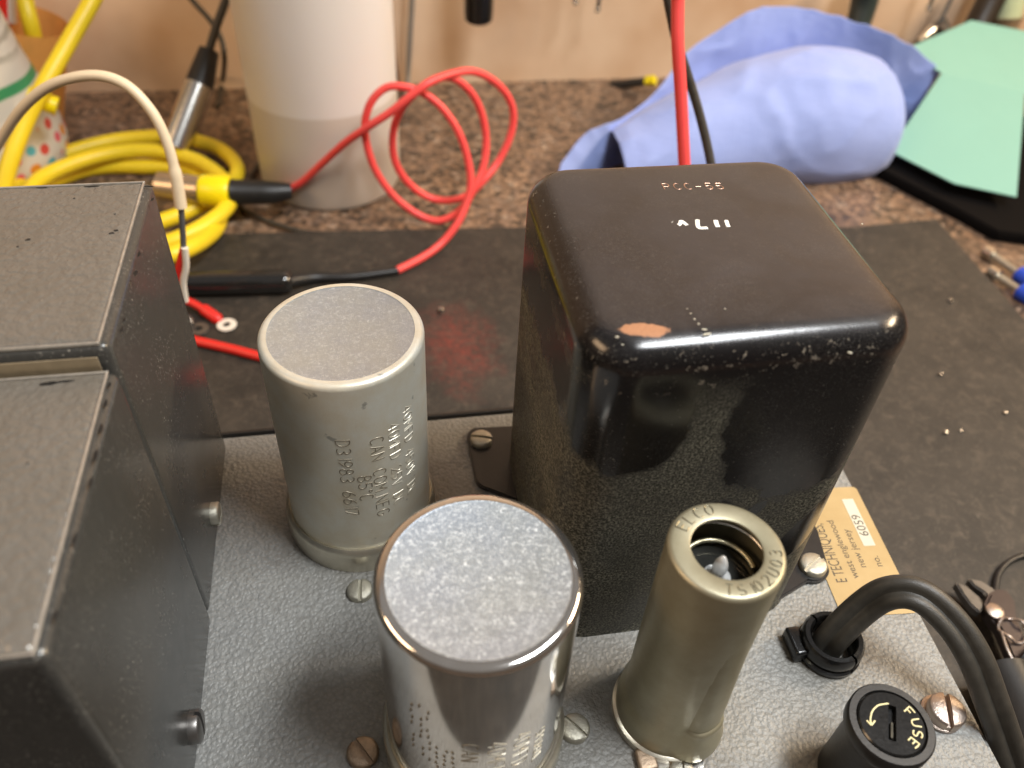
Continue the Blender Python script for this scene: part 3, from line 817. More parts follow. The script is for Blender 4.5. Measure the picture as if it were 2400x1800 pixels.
# the valve
valve = MB(); g = []
gr, gz = .86, TSH - .84
for i in range(0, 11):
    a = i / 10 * PI / 2; g.append((gr - .3 + .3 * math.cos(a), gz - .25 + .25 * math.sin(a)))
g += [(1e-4, gz + .01)]
tipp = [(.30, gz - .02), (.20, gz + .03), (.13, gz + .07), (.11, gz + .13), (.13, gz + .20), (.135, gz + .32), (.115, gz + .42), (.07, gz + .52), (.035, gz + .58), (1e-4, gz + .60)]
valve.lathe([(gr, .5), (gr, 2), (gr, gz - .25)] + g, (TSX, TSY, 0), 64)
vv = valve.build('valve', M['glass'], amp, sharp=80); tag(vv, 'glass valve with pointed sealing tip inside the shield')
MB().lathe(tipp, (TSX, TSY, 0), 40).build('sealing_tip', M['tip_glass'], vv)
for rr, zz, w, mt in ((.66, TSH - .72, .045, 'spring'), (.82, TSH - .40, .034, 'steel')):
    MB().tube([(TSX + rr * math.cos(2 * PI * k / 64), TSY + rr * math.sin(2 * PI * k / 64), zz + .05 * math.sin(k / 10)) for k in range(61)], w, 10).build('retaining_spring', M[mt], vs)

# --- fuse holder
FX, FY, FH = 9.614, -4.365, 2.389
fz = FH - .04
MB().lathe([(.70, 0), (.70, fz - .55), (.72, fz - .42), (.80, fz - .34), (.82, fz - .28), (.82, fz - .02), (.79, fz + .02), (.665, fz + .02), (.655, fz), (.655, fz - .09), (.62, fz - .10), (.62, fz - .3)], (FX, FY, 0), 96).build('fuse_holder', M['black_matte'], amp)
fh = [o for o in bpy.data.objects if o.name == 'fuse_holder'][0]; tag(fh, 'black round fuse holder lettered FUSE')
kn = MB()
R0 = .635; kz = fz + .035; sl, sw = .36, .075; sa = math.radians(62)
kn.lathe([(R0, fz - .3), (R0, kz - .03), (R0 - .03, kz)], (FX, FY, 0), 96)
# knob face with a slot: ring of faces between the slot rectangle and the rim
ca, sn = math.cos(sa), math.sin(sa)
def loc(u, v, z): return Vector((FX + u * ca - v * sn, FY + u * sn + v * ca, z))
inner = []
NN = 96
for i in range(NN):
    a = 2 * PI * i / NN; c_, s_ = math.cos(a), math.sin(a); k = min(sl / max(abs(c_), 1e-6), sw / max(abs(s_), 1e-6)); inner.append((c_ * k, s_ * k))
rows = [[loc((R0 - .03) * math.cos(2 * PI * i / NN), (R0 - .03) * math.sin(2 * PI * i / NN), kz) for i in range(NN)],
        [loc(u, v, kz) for u, v in inner], [loc(u, v, kz - .13) for u, v in inner]]
kn.grid(rows, closed_u=True, cap1=True)
kn.build('fuse_cap', M['black_gloss'], fh, sharp=30)
md = MB(); md.box(-.22, .10, -.022, .022, 0, .10, .01); 
for v in md.bm.verts: v.co = loc(v.co.x - .05, v.co.y - .02, kz - .125 + v.co.z * .6)
md.build('slot_dust', M['dust_plug'], fh)
def fl(px, py): p = P(px, py, z=kz + .004); return p
# arrow: arc with two barbs, anticlockwise
arc = spline([fl(1919, 1520), fl(1897, 1524), fl(1884, 1537), fl(1880, 1554), fl(1882, 1566)], 6)
ar = MB(); ar.tube(arc, .018, 6); ar.tube([fl(1872, 1556), fl(1876, 1561), fl(1882, 1567)], .018, 6); ar.tube([fl(1890, 1557), fl(1886, 1562), fl(1882, 1567)], .018, 6)
ar.build('painted_arrow', M['paint_cream'], fh)
def fuse_fn(u, v):
    a = math.radians(27) - u / .36; r = .38 + v
    return Vector((FX + r * math.cos(a), FY + r * math.sin(a), kz + .004))
lettering(MB(), 'FUSE', fuse_fn, .17, 1.02, .017).build('painted_lettering', M['paint_cream'], fh)

# --- strain relief and twin mains cord
GX, GY = 10.33, -1.62
gm = MB()
gp = [(.50, 0), (.70, 0), (.74, .05), (.74, .16), (.69, .19), (.69, .24), (.71, .28), (.71, .52), (.65, .62), (.55, .62), (.50, .55), (.48, .1)]
def ring_part(m, a0, a1, n=28):
    rows = [[Vector((GX + r * math.cos(math.radians(a0 + (a1 - a0) * i / n)), GY + r * math.sin(math.radians(a0 + (a1 - a0) * i / n)), z)) for r, z in gp] for i in range(n + 1)]
    m.grid(rows, closed_u=True, cap0=True, cap1=True)
ring_part(gm, -66, 112); ring_part(gm, 118, 288)
gm.box(GX - .95, GX - .6, GY - .22, GY + .5, .02, .42, .08)
gr_ = gm.build('strain_relief', M['black_gloss'], amp, sharp=45); tag(gr_, 'split black strain relief bushing around the mains cord')
cp = [Vector((GX - .05, GY - .02, -.6)), Vector((GX + .0, GY + .02, .5)), P(2000, 1300, z=1.55)]
cp = [Vector((GX - .10, GY - .05, -.7)), Vector((GX - .05, GY, .45)), P(1866, 1312, z=1.45), P(1925, 1280, z=2.1), P(1990, 1288, z=2.3), P(2056, 1345, z=2.05),
      P(2105, 1420, z=1.6), P(2140, 1510, z=.8), P(2172, 1600, z=-.2), P(2205, 1700, z=-1.4), P(2225, 1790, z=-3.0)]
sec = []
for i in range(24):
    a = 2 * PI * i / 24; c_, s_ = math.cos(a), math.sin(a)
    k = 1.0 - .42 * math.exp(-(c_ / .22) ** 2); sec.append((s_ * 1.42 if False else c_ * 1.0 * 1.45, s_ * k * .95 if False else s_ * (1.0 - .38 * math.exp(-(c_ / .20) ** 2))))
lob = []
for i in range(12):      # two touching lobes
    a = math.radians(35 + (360 - 70) * i / 11); lob.append((-.27 * -1 + -.33 * math.cos(a) * -1, .33 * math.sin(a)))
sec = [(.31 + .34 * math.cos(math.radians(-152 + 304 * i / 11)), .34 * math.sin(math.radians(-152 + 304 * i / 11))) for i in range(12)]
sec += [(-.31 + .34 * math.cos(math.radians(28 + 304 * i / 11)), .34 * math.sin(math.radians(28 + 304 * i / 11))) for i in range(12)]
cd = MB().tube(spline(cp, 12), .57, section=[(a_ * 1.0, b_) for a_, b_ in sec], facing=(-.35, -.45, .80)).build('mains_cord', M['cord'], amp, sharp=50)
tag(cd, 'black twin mains cord arching over the chassis edge')

# ---------------------------------------------------------------- things on the mat, right side
cut = empty('side_cutters', P(2148, 1322, z=BM + .4), 'small dark side cutters with a coiled spring at the right edge of the mat', 'cutters')
def flat(mb, pts, z0, z1, bev=.05):      # outline given in photo pixels on the cutters' plane
    q = [P(x, y, z=z0)[:2] for x, y in pts]; return mb.prism(q, z0, z1, bev)
k = 1.0 / 1.085
def z6(x, y): return ((1800 + x / 2.37) * k, (1100 + y / 2.37) * k)
zc = BM + .35
flat(MB(), [z6(*p) for p in ((1015, 655), (1080, 680), (1150, 740), (1175, 800), (1150, 830), (1105, 790), (1060, 730))], zc, zc + .35).build('jaw', M['dark_metal'], cut)
flat(MB(), [z6(*p) for p in ((1085, 635), (1160, 650), (1225, 690), (1250, 720), (1200, 770), (1180, 720), (1120, 680))], zc, zc + .35).build('jaw', M['dark_metal'], cut)
flat(MB(), [z6(*p) for p in ((1170, 790), (1195, 730), (1240, 705), (1290, 710), (1335, 770), (1345, 860), (1400, 1000), (1500, 1100), (1420, 1240), (1320, 1100), (1250, 930), (1190, 850))], zc + .02, zc + .5, .08).build('pivot_plate', simple('brown_black_steel', (.06, .045, .042), .36, .5, .2, 4), cut)
rv = P(*z6(1258, 790), z=zc + .5)
MB().lathe([(.26, 0), (.26, .06), (.2, .1), (1e-4, .12)], rv, 32).build('pivot_screw', M['screw_pink'], cut)
sc_ = P(*z6(1365, 890), z=zc + .62)
MB().tube([sc_ + Vector((.40 * math.cos(2 * PI * i / 24), .40 * math.sin(2 * PI * i / 24), .08 * math.sin(i))) for i in range(26)] , .045, 8).build('spring', M['screw_pink'], cut)
MB().tube(spline([sc_ + Vector((-.4, 0, 0)), P(*z6(1330, 1000), z=zc + .6), P(*z6(1385, 1100), z=zc + .5)], 6), .045, 8).build('spring_leg', M['screw_pink'], cut)
MB().tube(spline([P(*z6(1290, 1130), z=zc + .5), P(*z6(1370, 1300), z=zc + .5), P(*z6(1440, 1500), z=zc + .5), P(*z6(1500, 1800), z=zc + .4)], 8), .85, 20).build('handle', M['black_matte'], cut)
MB().tube(spline([P(*z6(1400, 1050), z=zc + .4), P(*z6(1500, 1150), z=zc + .4), P(*z6(1600, 1500), z=zc + .4)], 8), .7, 20).build('handle', M['black_matte'], cut)
tag(MB().tube(spline([P(*z6(1262, 700), z=BM + .12), P(*z6(1275, 600), z=BM + .12), P(*z6(1320, 530), z=BM + .12), P(*z6(1400, 485), z=BM + .12), P(*z6(1520, 460), z=BM + .12)], 8), .10, 10).build('thin_wire', M['black_matte']),
    'thin black wire curving over the mat behind the side cutters', 'wire')

def z7(x, y): return ((2000 + x / 2.37) * k, (500 + y / 2.37) * k)
for n, (a, b_, lab) in enumerate(((z7(735, 205), z7(990, 385), 'blue handled probe with bright tip, rear one of two at the right edge'),
                                 (z7(755, 318), z7(990, 470), 'blue handled probe with bright tip, front one of two at the right edge'))):
    A = P(*a, z=BZ + .35); B = P(*b_, z=BZ + .35); d = (B - A); L = d.length; d.normalize()
    e = empty('test_probe', A, lab, 'probe', 'blue handled probes beside the mat')
    MB().tube([A, A + d * .35, A + d * .5], .30, 14).build('tip', M['steel'], e)
    MB().tube([A + d * .5, A + d * 2.2, A + d * 2.3, A + d * 3.2, A + d * (L * .75)], lambda s: .17 if s < .4 else .24, 14).build('shaft', M['screw'], e)
    MB().tube([A + d * (L * .72), A + d * (L * .74), A + d * (L * 1.6)], lambda s: .34 if s < .1 else .42, 16).build('grip', M['blue_sleeve'], e)

bead = None
for i, (px, py, r, lab, grp) in enumerate(((953, 675, .15, 'bright solder bead on the mat between the rear can and the black transformer', None),
        (2052, 652, .10, 0, 1), (2030, 811, .09, 0, 1), (2041, 937, .09, 0, 1), (2170, 894, .08, 0, 1), (2074, 932, .06, 0, 1))):
    p = P(px, py, z=BM)
    o = MB().lathe([(1e-4, 0), (r * .8, r * .25), (r, r * .8), (r * .7, r * 1.5), (1e-4, r * 1.8)], p, 16).build('solder_bead', M['steel'])
    tag(o, lab or 'tiny bright solder bead on the bare mat right of the black transformer', 'bead', 'solder beads right of the black transformer' if grp else None)

# ---------------------------------------------------------------- leads and probe behind the cans
pr = empty('probe', P(515, 612, z=BM), 'glossy black pen shaped probe lying on the mat behind the rear can', 'probe')
A = P(330, 615, z=BM + .5); B = P(632, 608, z=BM + .5); d = (B - A).normalized()
MB().tube([A, B - d * .3, B - d * .1, B], lambda s: .50 if s < .6 else (.44 if s < .9 else .30), 24).build('barrel', simple('polished_black_barrel', (.01, .01, .01), .08, 0, .1, 3, Specular_IOR_Level=.9), pr)
MB().tube(spline([B - d * .2, P(680, 600, z=BM + .25), P(760, 598, z=BM + .2), P(860, 585, z=BM + .2)], 8), lambda s: .28 - .12 * s, 14).build('cable_sleeve', M['black_matte'], pr)

rl = empty('red_test_lead', P(600, 415, z=BZ), 'thin red test lead looped in the air behind the cans with a yellow banded plug', 'test lead')
def z2(x, y): return ((500 + x / 2.765) * k, y / 2.765 * k)
pz = [((430, 1245), 27), ((560, 1190), 26.5), ((700, 1065), 25.8), ((850, 930), 25), ((1000, 825), 24.4), ((1150, 725), 24.2), ((1280, 620), 24.2), ((1400, 535), 24.4), ((1540, 480), 25), ((1680, 462), 25.6),
      ((1810, 520), 26), ((1905, 620), 26.2), ((1945, 740), 26.2), ((1925, 880), 26), ((1850, 1040), 25.6), ((1750, 1170), 25), ((1640, 1270), 24.8), ((1510, 1300), 25), ((1380, 1272), 25.2), ((1260, 1180), 25.3),
      ((1180, 1050), 25.4), ((1162, 900), 25.4), ((1195, 750), 25.3), ((1285, 625), 25.0), ((1420, 520), 25.0), ((1550, 505), 25.2), ((1670, 600), 25.4), ((1740, 740), 25.5), ((1768, 910), 25.3),
      ((1750, 1080), 24.8), ((1690, 1220), 24.3), ((1620, 1340), 24.0), ((1530, 1410), 23.9), ((1430, 1430), 24.0), ((1300, 1375), 24.3), ((1160, 1260), 24.6), ((1050, 1100), 24.8), ((993, 930), 24.9),
      ((985, 780), 24.9), ((1030, 650), 24.9), ((1130, 565), 24.9), ((1260, 568), 24.8), ((1380, 615), 24.7), ((1500, 720), 24.5), ((1595, 870), 24.2), ((1650, 1040), 23.9), ((1668, 1190), 23.5), ((1640, 1320), 23.1), ((1580, 1450), 22.6)]
rp = [P(*z2(*a), y=yy) for a, yy in pz]
rp += [P(*z2(1480, 1575), z=BM + .55), P(*z2(1360, 1665), z=BM + .3)]
rp += [P(905, 572, z=BM + .2), P(858, 584, z=BM + .2)][1:]
MB().tube(spline(rp, 7), .175, 12).build('cable', M['red_lead'], rl)
pa = P(345, 402, z=BZ + 1.7); pb = P(436, 412, z=BZ + 1.7); pc = P(500, 415, z=BZ + 1.7); pd = P(592, 416, z=BZ + 1.6); pe = P(602, 414, z=BZ + 1.6)
MB().tube([pa, pa + (pb - pa) * .05, pb], .66, 24).build('barrel', simple('tan_nickel_barrel', (.45, .36, .26), .32, .8, .2, 3), rl)
MB().tube([pb, pb + (pc - pb) * .08, pb + (pc - pb) * .92, pc], lambda s: .70 if s < .1 or s > .9 else .76, 28).build('colour_band', M['yellow_band'], rl)
MB().tube([pc, pc + (pd - pc) * .1, pc + (pd - pc) * .7, pd, pe + Vector((.6, 0, 0))], lambda s: .62 - .12 * s - (.14 if s > .8 else 0), 24).build('boot', M['black_matte'], rl)

# yellow cable, hanging end and a coil on the worktop
def Pz(x, y, z): return P(x, y, z=z)
yc = empty('yellow_cable', P(270, 430, z=BZ), 'thick yellow cable coiled on the worktop behind the transformer cases', 'cable')
ypts = [P(228, -60, y=33), P(200, 0, y=32), P(150, 88, y=30.5), P(100, 175, y=29), P(58, 255, y=28), P(28, 330, y=27), P(8, 400, y=26.2), P(0, 470, y=25.5),
        P(30, 505, z=BZ + .4), P(130, 520, z=BZ + .4), P(280, 500, z=BZ + .5), P(440, 440, z=BZ + .9), P(512, 375, z=BZ + .8), P(480, 325, z=BZ + .6), P(400, 300, z=BZ + .5), P(325, 296, z=BZ + .5), P(225, 308, z=BZ + .5),
        P(110, 345, z=BZ + .5), P(40, 400, z=BZ + .6), P(25, 470, z=BZ + .6), P(90, 540, z=BZ + .6), P(270, 545, z=BZ + .9), P(420, 500, z=BZ + 1.3), P(500, 425, z=BZ + 1.3), P(440, 355, z=BZ + 1.2), P(330, 326, z=BZ + 1.2), P(210, 338, z=BZ + 1.2),
        P(90, 385, z=BZ + 1.2), P(55, 450, z=BZ + 1.3), P(90, 520, z=BZ + 1.3), P(260, 560, z=BZ + 1.5), P(400, 540, z=BZ + 1.8), P(475, 470, z=BZ + .5), P(420, 372, z=BZ + .45), P(300, 360, z=BZ + .4), P(190, 365, z=BZ + .4), P(95, 402, z=BZ + .4), P(70, 440, z=BZ + .4)]
MB().tube(spline(ypts, 9), .37, 16).build('jacket', M['yellow'], yc)
cn = P(112, 226, y=29.6); MB().tube([cn + Vector((-.9, 0, .5)), cn, cn + Vector((.2, 0, -.1))], .42, 14).build('cable_tie', M['yellow_band'], yc)
tag(MB().tube(spline([P(48, -60, y=37), P(54, 0, y=36.5), P(66, 50, y=36), P(80, 110, y=36)], 6), .40, 14).build('yellow_wire', M['yellow']),
    'short length of yellow wire hanging behind the orange paper roll', 'wire')

# cream wire with grey tail and red-white end
wl = empty('cream_wire', P(392, 640, z=BM), 'cream wire arching over the coil and ending beside the rear transformer case', 'wire')
wp = [P(-50, 390, y=17), P(0, 305, y=16.5), P(50, 232, y=16), P(115, 182, y=15.6), P(200, 163, y=15.2), P(270, 182, y=14.9), P(325, 237, y=14.6), P(358, 300, y=14.4), P(378, 370, y=14.2), P(391, 448, y=14)]
MB().tube(spline(wp, 8), lambda s: .155 if s < .88 else .19, 14).build('insulation', M['white_pvc'], wl)
MB().tube(spline([P(391, 445, y=14), P(394, 490, y=14), P(397, 545, y=14)], 6), .095, 12).build('sleeve', M['grey_pvc'], wl)
MB().tube(spline([P(398, 535, y=14), P(388, 575, y=14), P(382, 620, y=14), P(378, 660, y=14)], 6), .13, 12).build('red_core', M['red_pvc'], wl)
MB().tube(spline([P(399, 535, y=13.9), P(402, 575, y=13.9), P(396, 610, y=13.9), P(401, 650, y=13.9)], 6), .11, 12).build('white_core', M['white_plastic'], wl)

# ring terminals on the mat
def ring_terminal(px, py, lab, sx, sy, mat_sleeve, tail, rm=None):
    c = P(px, py, z=BM + .05); e = empty('ring_terminal', c, lab, 'terminal', 'ring terminals on the mat')
    MB().lathe([(.16, 0), (.38, 0), (.40, .03), (.38, .07), (.16, .07), (.16, 0)], c, 40).build('ring', rm or M['white_plastic'], e)
    s = P(sx, sy, z=BM + .3); dd = (s - c).normalized()
    MB().tube([c + dd * .35, c + dd * .5, s], lambda t: .14 if t < .2 else .24, 14).build('sleeve', mat_sleeve, e)
    MB().tube(spline([s] + tail, 6), .16, 12).build('wire', M['red_pvc'], e)
ring_terminal(490, 703, 'silver ring terminal with a bare eye right of the transformer case', 440, 668, M['red_pvc'], [P(405, 650, z=BM + .5), P(360, 640, z=BM + .8)])
ring_terminal(430, 712, 'dim ring terminal half hidden by the rear transformer case', 400, 690, M['dark_metal'], [P(380, 680, z=BM + .3), P(350, 672, z=BM + .3)], M['dark_metal'])
tag(MB().tube(spline([P(380, 728, z=BM + .2), P(430, 738, z=BM + .2), P(500, 754, z=BM + .2), P(570, 772, z=BM + .2), P(700, 800, z=BM + .2)], 8), .19, 14).build('red_wire', M['red_pvc']),
    'thick red wire on the mat running behind the rear can', 'wire')

# silver jack plug with black boot and cord
jk = empty('jack_plug', P(385, 315, z=BZ), 'silver barrelled plug with black boot leaning in the yellow coil', 'plug')
ja = P(378, 320, y=31); jb = P(430, 185, y=33); jc = P(452, 108, y=34)
MB().tube([ja, ja + (jb - ja) * .03, jb], .74, 24).build('barrel', M['steel'], jk)
MB().tube([jb, jb + (jc - jb) * .5, jc], lambda s: .72 - .22 * s, 20).build('boot', M['black_matte'], jk)
MB().tube(spline([jc, P(468, 55, y=34.5), P(488, 0, y=35), P(505, -60, y=35.5)], 6), .22, 12).build('cord', M['cord'], jk)
tag(MB().tube(spline([P(385, -40, y=39), P(415, 0, y=38.6), P(455, 45, y=38), P(478, 85, y=37.6), P(485, 130, y=37.5), P(480, 178, z=BZ + .3), P(470, 230, z=BZ + .2)], 8), .15, 10).build('black_wire', M['cord']),
    'thin black wire crossing behind the black boot of the plug', 'wire')
tag(MB().tube(spline([P(640, 350, z=BZ + .2), P(590, 330, z=BZ + .2), P(548, 370, z=BZ + .2), P(520, 440, z=BZ + .2), P(560, 470, z=BZ + .2), P(640, 497, z=BZ + .2), P(720, 508, z=BZ + .2)], 8), .11, 10).build('black_wire', M['cord']),
    'thin black wire lying on the granite in front of the frosted bottle', 'wire')

# frosted bottle with liquid
bc = Vector((-1.15, 30.0, BZ)); br = 3.55
bt = empty('frosted_bottle', bc, 'tall frosted white plastic bottle half full of liquid behind the cans', 'bottle')
MB().lathe([(1e-4, .04), (br - .5, .0), (br - .12, .10), (br, .45), (br + .02, 3), (br + .05, 12), (br + .05, 16)], bc, 72).build('body', M['bottle'], bt)

# cup, paper roll and pens at the left edge
cc_ = Vector((-18.3, 32.5, BZ))
cu = empty('printed_cup', cc_, 'white cup printed with coloured dots and a green band at the left edge', 'cup')
MB().lathe([(1e-4, .05), (3.4, 0), (3.8, .4), (3.95, 1.5), (3.7, 3.5), (3.2, 5.5), (2.8, 8), (2.6, 9)], cc_, 64).build('body', M['cup'], cu)
ka = P(105, 250, y=37.0); kb = P(62, 50, y=37.2)
kt = (kb - ka).normalized()
tag(MB().tube([ka - kt * 1.5 + Vector((-1.4, .2, 0)), ka + Vector((-1.2, 0, 0)), kb + Vector((-.2, 0, .2))], lambda s: 1.6 + .5 * s, 32, cap=False).build('paper_roll', M['kraft']),
    'orange kraft paper roll leaning behind the printed cup', 'paper roll')
tag(MB().tube([P(2, 50, y=37.5), P(0, -40, y=37.8)], .5, 14).build('marker_pen', M['red_pvc']), 'red marker pen standing in the orange paper roll at the left edge', 'pen')
tag(MB().tube([P(24, 48, y=37.5), P(17, -40, y=37.8)], .28, 14).build('white_stick', M['white_plastic']), 'thin white stick standing in the orange paper roll beside the red pen', 'stick')

# ---------------------------------------------------------------- hanging leads, towel, card
tl = [P(1462, -40, y=15), P(1464, 0, y=15), P(1464, 90, y=14.6), P(1470, 190, y=14.2), P(1478, 345, y=13.5), P(1486, 500, y=12.8)]
tag(MB().tube(spline(tl, 8), .20, 16).build('red_lead', M['red_lead']), 'thick coral red lead hanging down behind the black transformer', 'lead')
tl = [P(1436, -40, y=16.5), P(1447, 20, y=16.4), P(1462, 90, y=16.2), P(1488, 170, y=16), P(1512, 250, y=15.6), P(1534, 345, y=15), P(1550, 450, y=14.2)]
tag(MB().tube(spline(tl, 8), .16, 14).build('black_lead', M['cord']), 'thin black lead hanging beside the coral red lead behind the transformer', 'lead')

def sheet(rows, th, name, mat, parent=None, wr=.12, seed=0, sub=3):
    """cloth-like surface lofted through rows of points, wrinkled and given a thickness"""
    R = [spline(r, 10) for r in rows]
    cols = [[R[i][j] for i in range(len(R))] for j in range(len(R[0]))]
    C = [spline(c, 12) for c in cols]
    m = MB(); G = []
    for j in range(len(C)):
        row = []
        for i in range(len(C[0])):
            p = C[j][i]; q = p * .22 + Vector((seed, 0, 0))
            rd = 1 - abs(noise.noise(q * 1.1 + Vector((3, 1, seed)))) * 2; rd2 = 1 - abs(noise.noise(Vector((q.x * 2.6, q.y * 2.2, q.z * 1.2 + seed)))) * 2
            row.append(p + noise.noise_vector(q) * wr * 2 + Vector((0, -.5, .85)) * (max(0, rd) ** 4 * wr * .9 + max(0, rd2) ** 5 * wr * .6))
        G.append(row)
    m.grid(G)
    o = m.build(name, mat, parent, sharp=180)
    md = o.modifiers.new('Solidify', 'SOLIDIFY'); md.thickness = th * S; md.offset = 0
    sb = o.modifiers.new('Subdivision', 'SUBSURF'); sb.levels = 1; sb.render_levels = 1
    return o
tw = empty('paper_towel', P(1600, 430, z=BZ), 'crumpled roll of pale blue paper towel behind the black transformer', 'paper towel')
# rolled front layer: rows run around the roll, from the open left end to the right end
def ringpts(c, ax, r1, r2, n=9, a0=-60, a1=250, tilt=0):
    ax = Vector(ax).normalized(); u = Vector((0, 0, 1)); u = (u - ax * u.dot(ax)).normalized(); w = ax.cross(u)
    return [Vector(c) + (w * math.cos(math.radians(a0 + (a1 - a0) * i / (n - 1))) * r1 + u * math.sin(math.radians(a0 + (a1 - a0) * i / (n - 1))) * r2) for i in range(n)]
e0 = P(1325, 370, y=28.5); e1 = P(1450, 330, y=29); e2 = P(1600, 285, y=30); e3 = P(1760, 260, y=30.5); e4 = P(1860, 262, y=30.5); e5 = P(1905, 268, y=30.5)
ax = (1, .15, .05)
rows = [ringpts(e0, ax, 2.2, 2.1), ringpts(e1, ax, 2.9, 2.6), ringpts(e2, ax, 3.6, 3.3), ringpts(e3, ax, 4.2, 3.9), ringpts(e4, ax, 3.4, 3.3), ringpts(e5, ax, 1.2, 1.5)]
sheet(rows, .05, 'rolled_layer', M['towel'], tw, .22, 3)
e0b = [P(1215, 300, y=31), P(1300, 268, y=31), P(1400, 235, y=31.5)]
def row(pts): return [P(x, y, y=d) for x, y, d in pts]
rows = [row(((1205, 345, 28.5), (1250, 290, 29.5), (1330, 262, 30.2), (1410, 205, 31.5), (1475, 128, 33), (1560, 65, 34), (1650, 12, 34.5), (1760, 18, 34.6), (1880, 58, 34.2), (1985, 112, 33.4), (2032, 155, 32.6))),
        row(((1200, 400, 27.6), (1262, 340, 29.2), (1350, 320, 30.5), (1430, 260, 32), (1500, 185, 33.4), (1580, 120, 34.2), (1670, 75, 34.6), (1770, 80, 34.6), (1880, 115, 34.2), (1960, 165, 33.4), (2005, 200, 32.5))),
        row(((1198, 450, 27), (1270, 410, 29), (1370, 400, 30.8), (1450, 340, 32.2), (1530, 270, 33.5), (1600, 230, 34.2), (1700, 180, 34.6), (1790, 180, 34.5), (1880, 195, 34), (1940, 235, 33.2), (1975, 260, 32.3))),
        row(((1198, 500, 26.6), (1280, 480, 29), (1380, 470, 30.8), (1470, 430, 32.2), (1550, 380, 33.5), (1620, 350, 34), (1710, 310, 34.4), (1800, 300, 34.2), (1880, 300, 33.6), (1920, 310, 33), (1935, 330, 32)))]
sheet(rows, .05, 'back_layer', M['towel'], tw, .24, 9)

# tape measure peeping out behind the towel
tm_ = empty('spirit_level', P(1400, 200, z=BZ), 'black and yellow spirit level at the foot of the wall behind the blue towel', 'level')
a_ = P(1320, 186, y=40.2); b2 = P(1396, 176, y=38.6)
MB().tube([a_, b2], .28, 4).build('body', M['black_matte'], tm_)
MB().tube([b2, b2 + (b2 - a_).normalized() * .6], .34, 4).build('end_cap', M['yellow_band'], tm_)

# black case with the folded mint card on it
cs_ = MB()
flo = [P(1895, 362, z=-4.4), P(2074, 455, z=-4.4), P(2155, 500, z=-4.4), P(2300, 520, z=-4.4), P(2480, 420, z=-4.4), P(2250, 250, z=-4.4), P(2030, 240, z=-4.4)]
q = [(p.x, p.y) for p in flo]
cs_.prism(q, BZ, -4.4, .1)
tag(cs_.build('black_case', simple('black_case_plastic', (.003, .0025, .0025), .9, 0, .2, 2, Specular_IOR_Level=.1)), 'low black case under the mint green card at the right edge', 'case')
mc = MB(); th = .06
f0, f1 = P(2034, 158, y=32), P(2214, 200, y=30.5)
up_ = [f0, P(1958, 105, y=36), P(2098, 44, y=37), P(2250, 74, y=36.5), P(2260, 205, y=30.8), f1]
lo_ = [f0, f1, P(2196, 425, z=-3.6), P(2062, 396, z=-3.7), P(1922, 325, z=-3.8)]
def poly(m, pts):
    n = (pts[1] - pts[0]).cross(pts[2] - pts[0]).normalized() * th
    A_ = [m.v(p) for p in pts]; B_ = [m.v(p - n if n.z > 0 else p + n) for p in pts]
    m.bm.faces.new(A_); m.bm.faces.new(list(reversed(B_)))
    for i in range(len(pts)): j = (i + 1) % len(pts); m.bm.faces.new((A_[i], A_[j], B_[j], B_[i]))
poly(mc, up_); poly(mc, lo_)
tag(mc.build('folded_card', M['mint'], sharp=20), 'mint green folded card leaning on the black case behind the mat', 'card')

# ---------------------------------------------------------------- things hanging on the wall
hd = empty('hanging_torch', P(1035, -60, y=38), 'black cylindrical torch end hanging in front of the wall above the red lead', 'torch')
tcn = P(1034, 22, y=38)
MB().lathe([(1e-4, -.65), (.65, -.62), (.78, -.5), (.82, 0), (.82, 6)], tcn, 32).build('body', M['black_gloss'], hd)
for px, py, lab in ((1243, 4, 'small ball tipped rod hanging on the wall, left one of the pair over the worktop'), (1291, 20, 'small ball tipped rod hanging on the wall, right one of the pair over the worktop'), (2006, 18, 'ball tipped rod hanging on the wall between the blue towel and the mint card')):
    p = P(px, py, y=38.5); e = empty('ball_tipped_rod', p, lab, 'rod', 'ball tipped rods hanging on the wall')
    MB().lathe([(1e-4, -.2), (.13, -.15), (.2, 0), (.13, .15), (1e-4, .2)], p, 20).build('ball', M['steel'], e)
    MB().tube([p + Vector((0, 0, .15)), p + Vector((.02, 0, .4)), p + Vector((.05, 0, 5))], .12, 10).build('rod', M['dark_metal'], e)
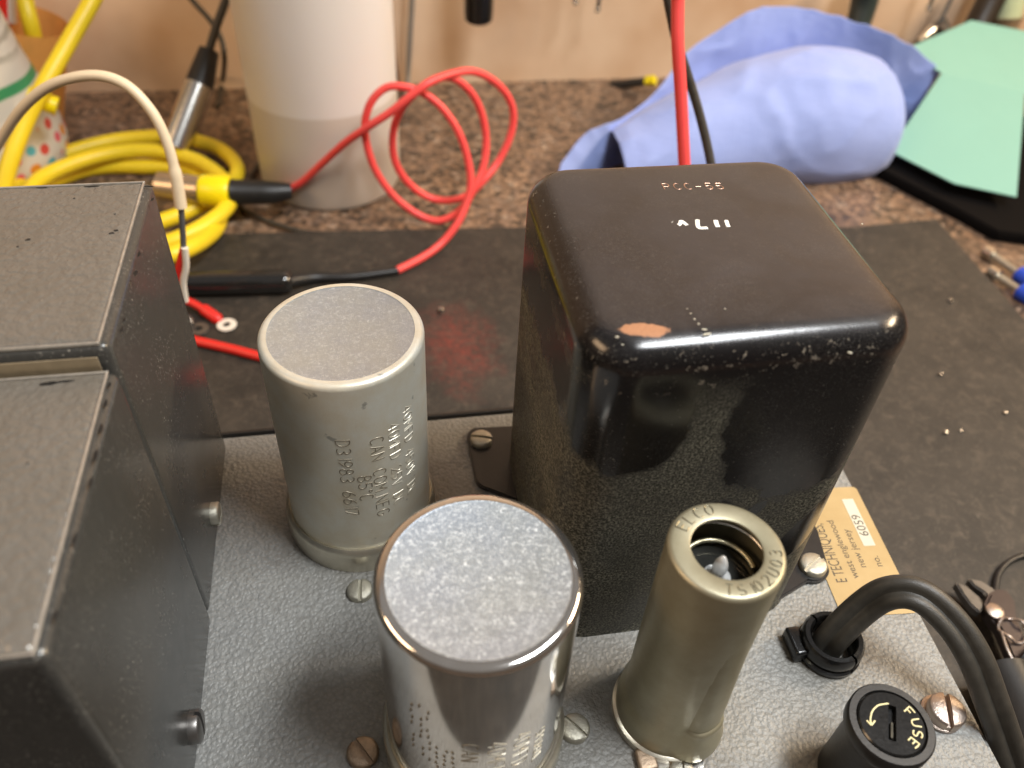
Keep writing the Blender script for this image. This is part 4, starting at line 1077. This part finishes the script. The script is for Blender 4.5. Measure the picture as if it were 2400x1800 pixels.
tag(MB().tube(spline([P(892, -60, y=40), P(890, 0, y=40), P(885, 90, y=40), P(880, 190, y=40), P(875, 235, z=BZ + .2)], 8), .17, 10).build('grey_wire', simple('grey_cable_jacket', (.27, .24, .20), .5)), 'grey wire hanging down the wall right of the frosted bottle', 'wire')
tag(MB().tube(spline([P(843, -60, y=37), P(848, 40, y=37), P(853, 120, y=37), P(866, 205, y=37), P(872, 260, z=BZ + .1)], 8), .08, 10).build('brown_wire', simple('brown_cable_jacket', (.10, .045, .03), .5)), 'thin brown wire hanging along the right side of the frosted bottle', 'wire')
tag(MB().tube(spline([P(1880, -60, y=38.5), P(1868, 0, y=38.5), P(1852, 60, y=38)], 6), lambda s: .95 - .25 * s, 20).build('tool_handle', simple('dark_teal_grip', (.02, .028, .026), .4)), 'dark tool handle hanging on the wall above the blue towel', 'tool handle')
sd = empty('screwdriver', P(2037, 60, y=38), 'thin black shafted screwdriver leaning on the wall behind the mint card', 'screwdriver')
MB().tube([P(2105 - 30, -40, y=39), P(2060 - 10, 8, y=38.6), P(2028, 52, y=38)], .11, 10).build('shaft', M['black_matte'], sd)
MB().tube([P(2030, 50, y=38), P(2034, 60, y=38), P(2028, 75, y=37.6)], lambda s: .45 + .1 * s, 14).build('collar', M['dark_metal'], sd)
tag(MB().tube([P(2012, 66, y=37.4), P(2002, 74, y=37.2), P(1984, 92, y=36.6)], lambda s: .35 - .15 * s, 12).build('steel_bit', M['steel']), 'short steel bit lying at the tip of the black shafted screwdriver', 'bit')
tag(MB().tube([P(2165, -60, y=39), P(2140, 0, y=38.6), P(2110, 60, y=38)], .85, 20).build('dark_stick', simple('dark_brown_grip', (.020, .013, .008), .4)), 'thick dark brown handle leaning on the wall behind the mint card', 'handle')
gj = empty('glass_vial', P(2170, 60, y=38), 'pale green glass vial leaning on the wall at the top right corner', 'vial')
va, vb = P(2195, -60, y=39), P(2172, 36, y=38.4)
MB().tube([va, vb], .95, 24).build('body', simple('pale_green_glass', (.42, .47, .30), .12), gj)
MB().tube([vb, vb + (vb - va).normalized() * .35, vb + (vb - va).normalized() * 1.6], lambda s: 1.1 if s < .3 else .9, 24).build('collar', simple('brown_collar', (.20, .14, .08), .4), gj)
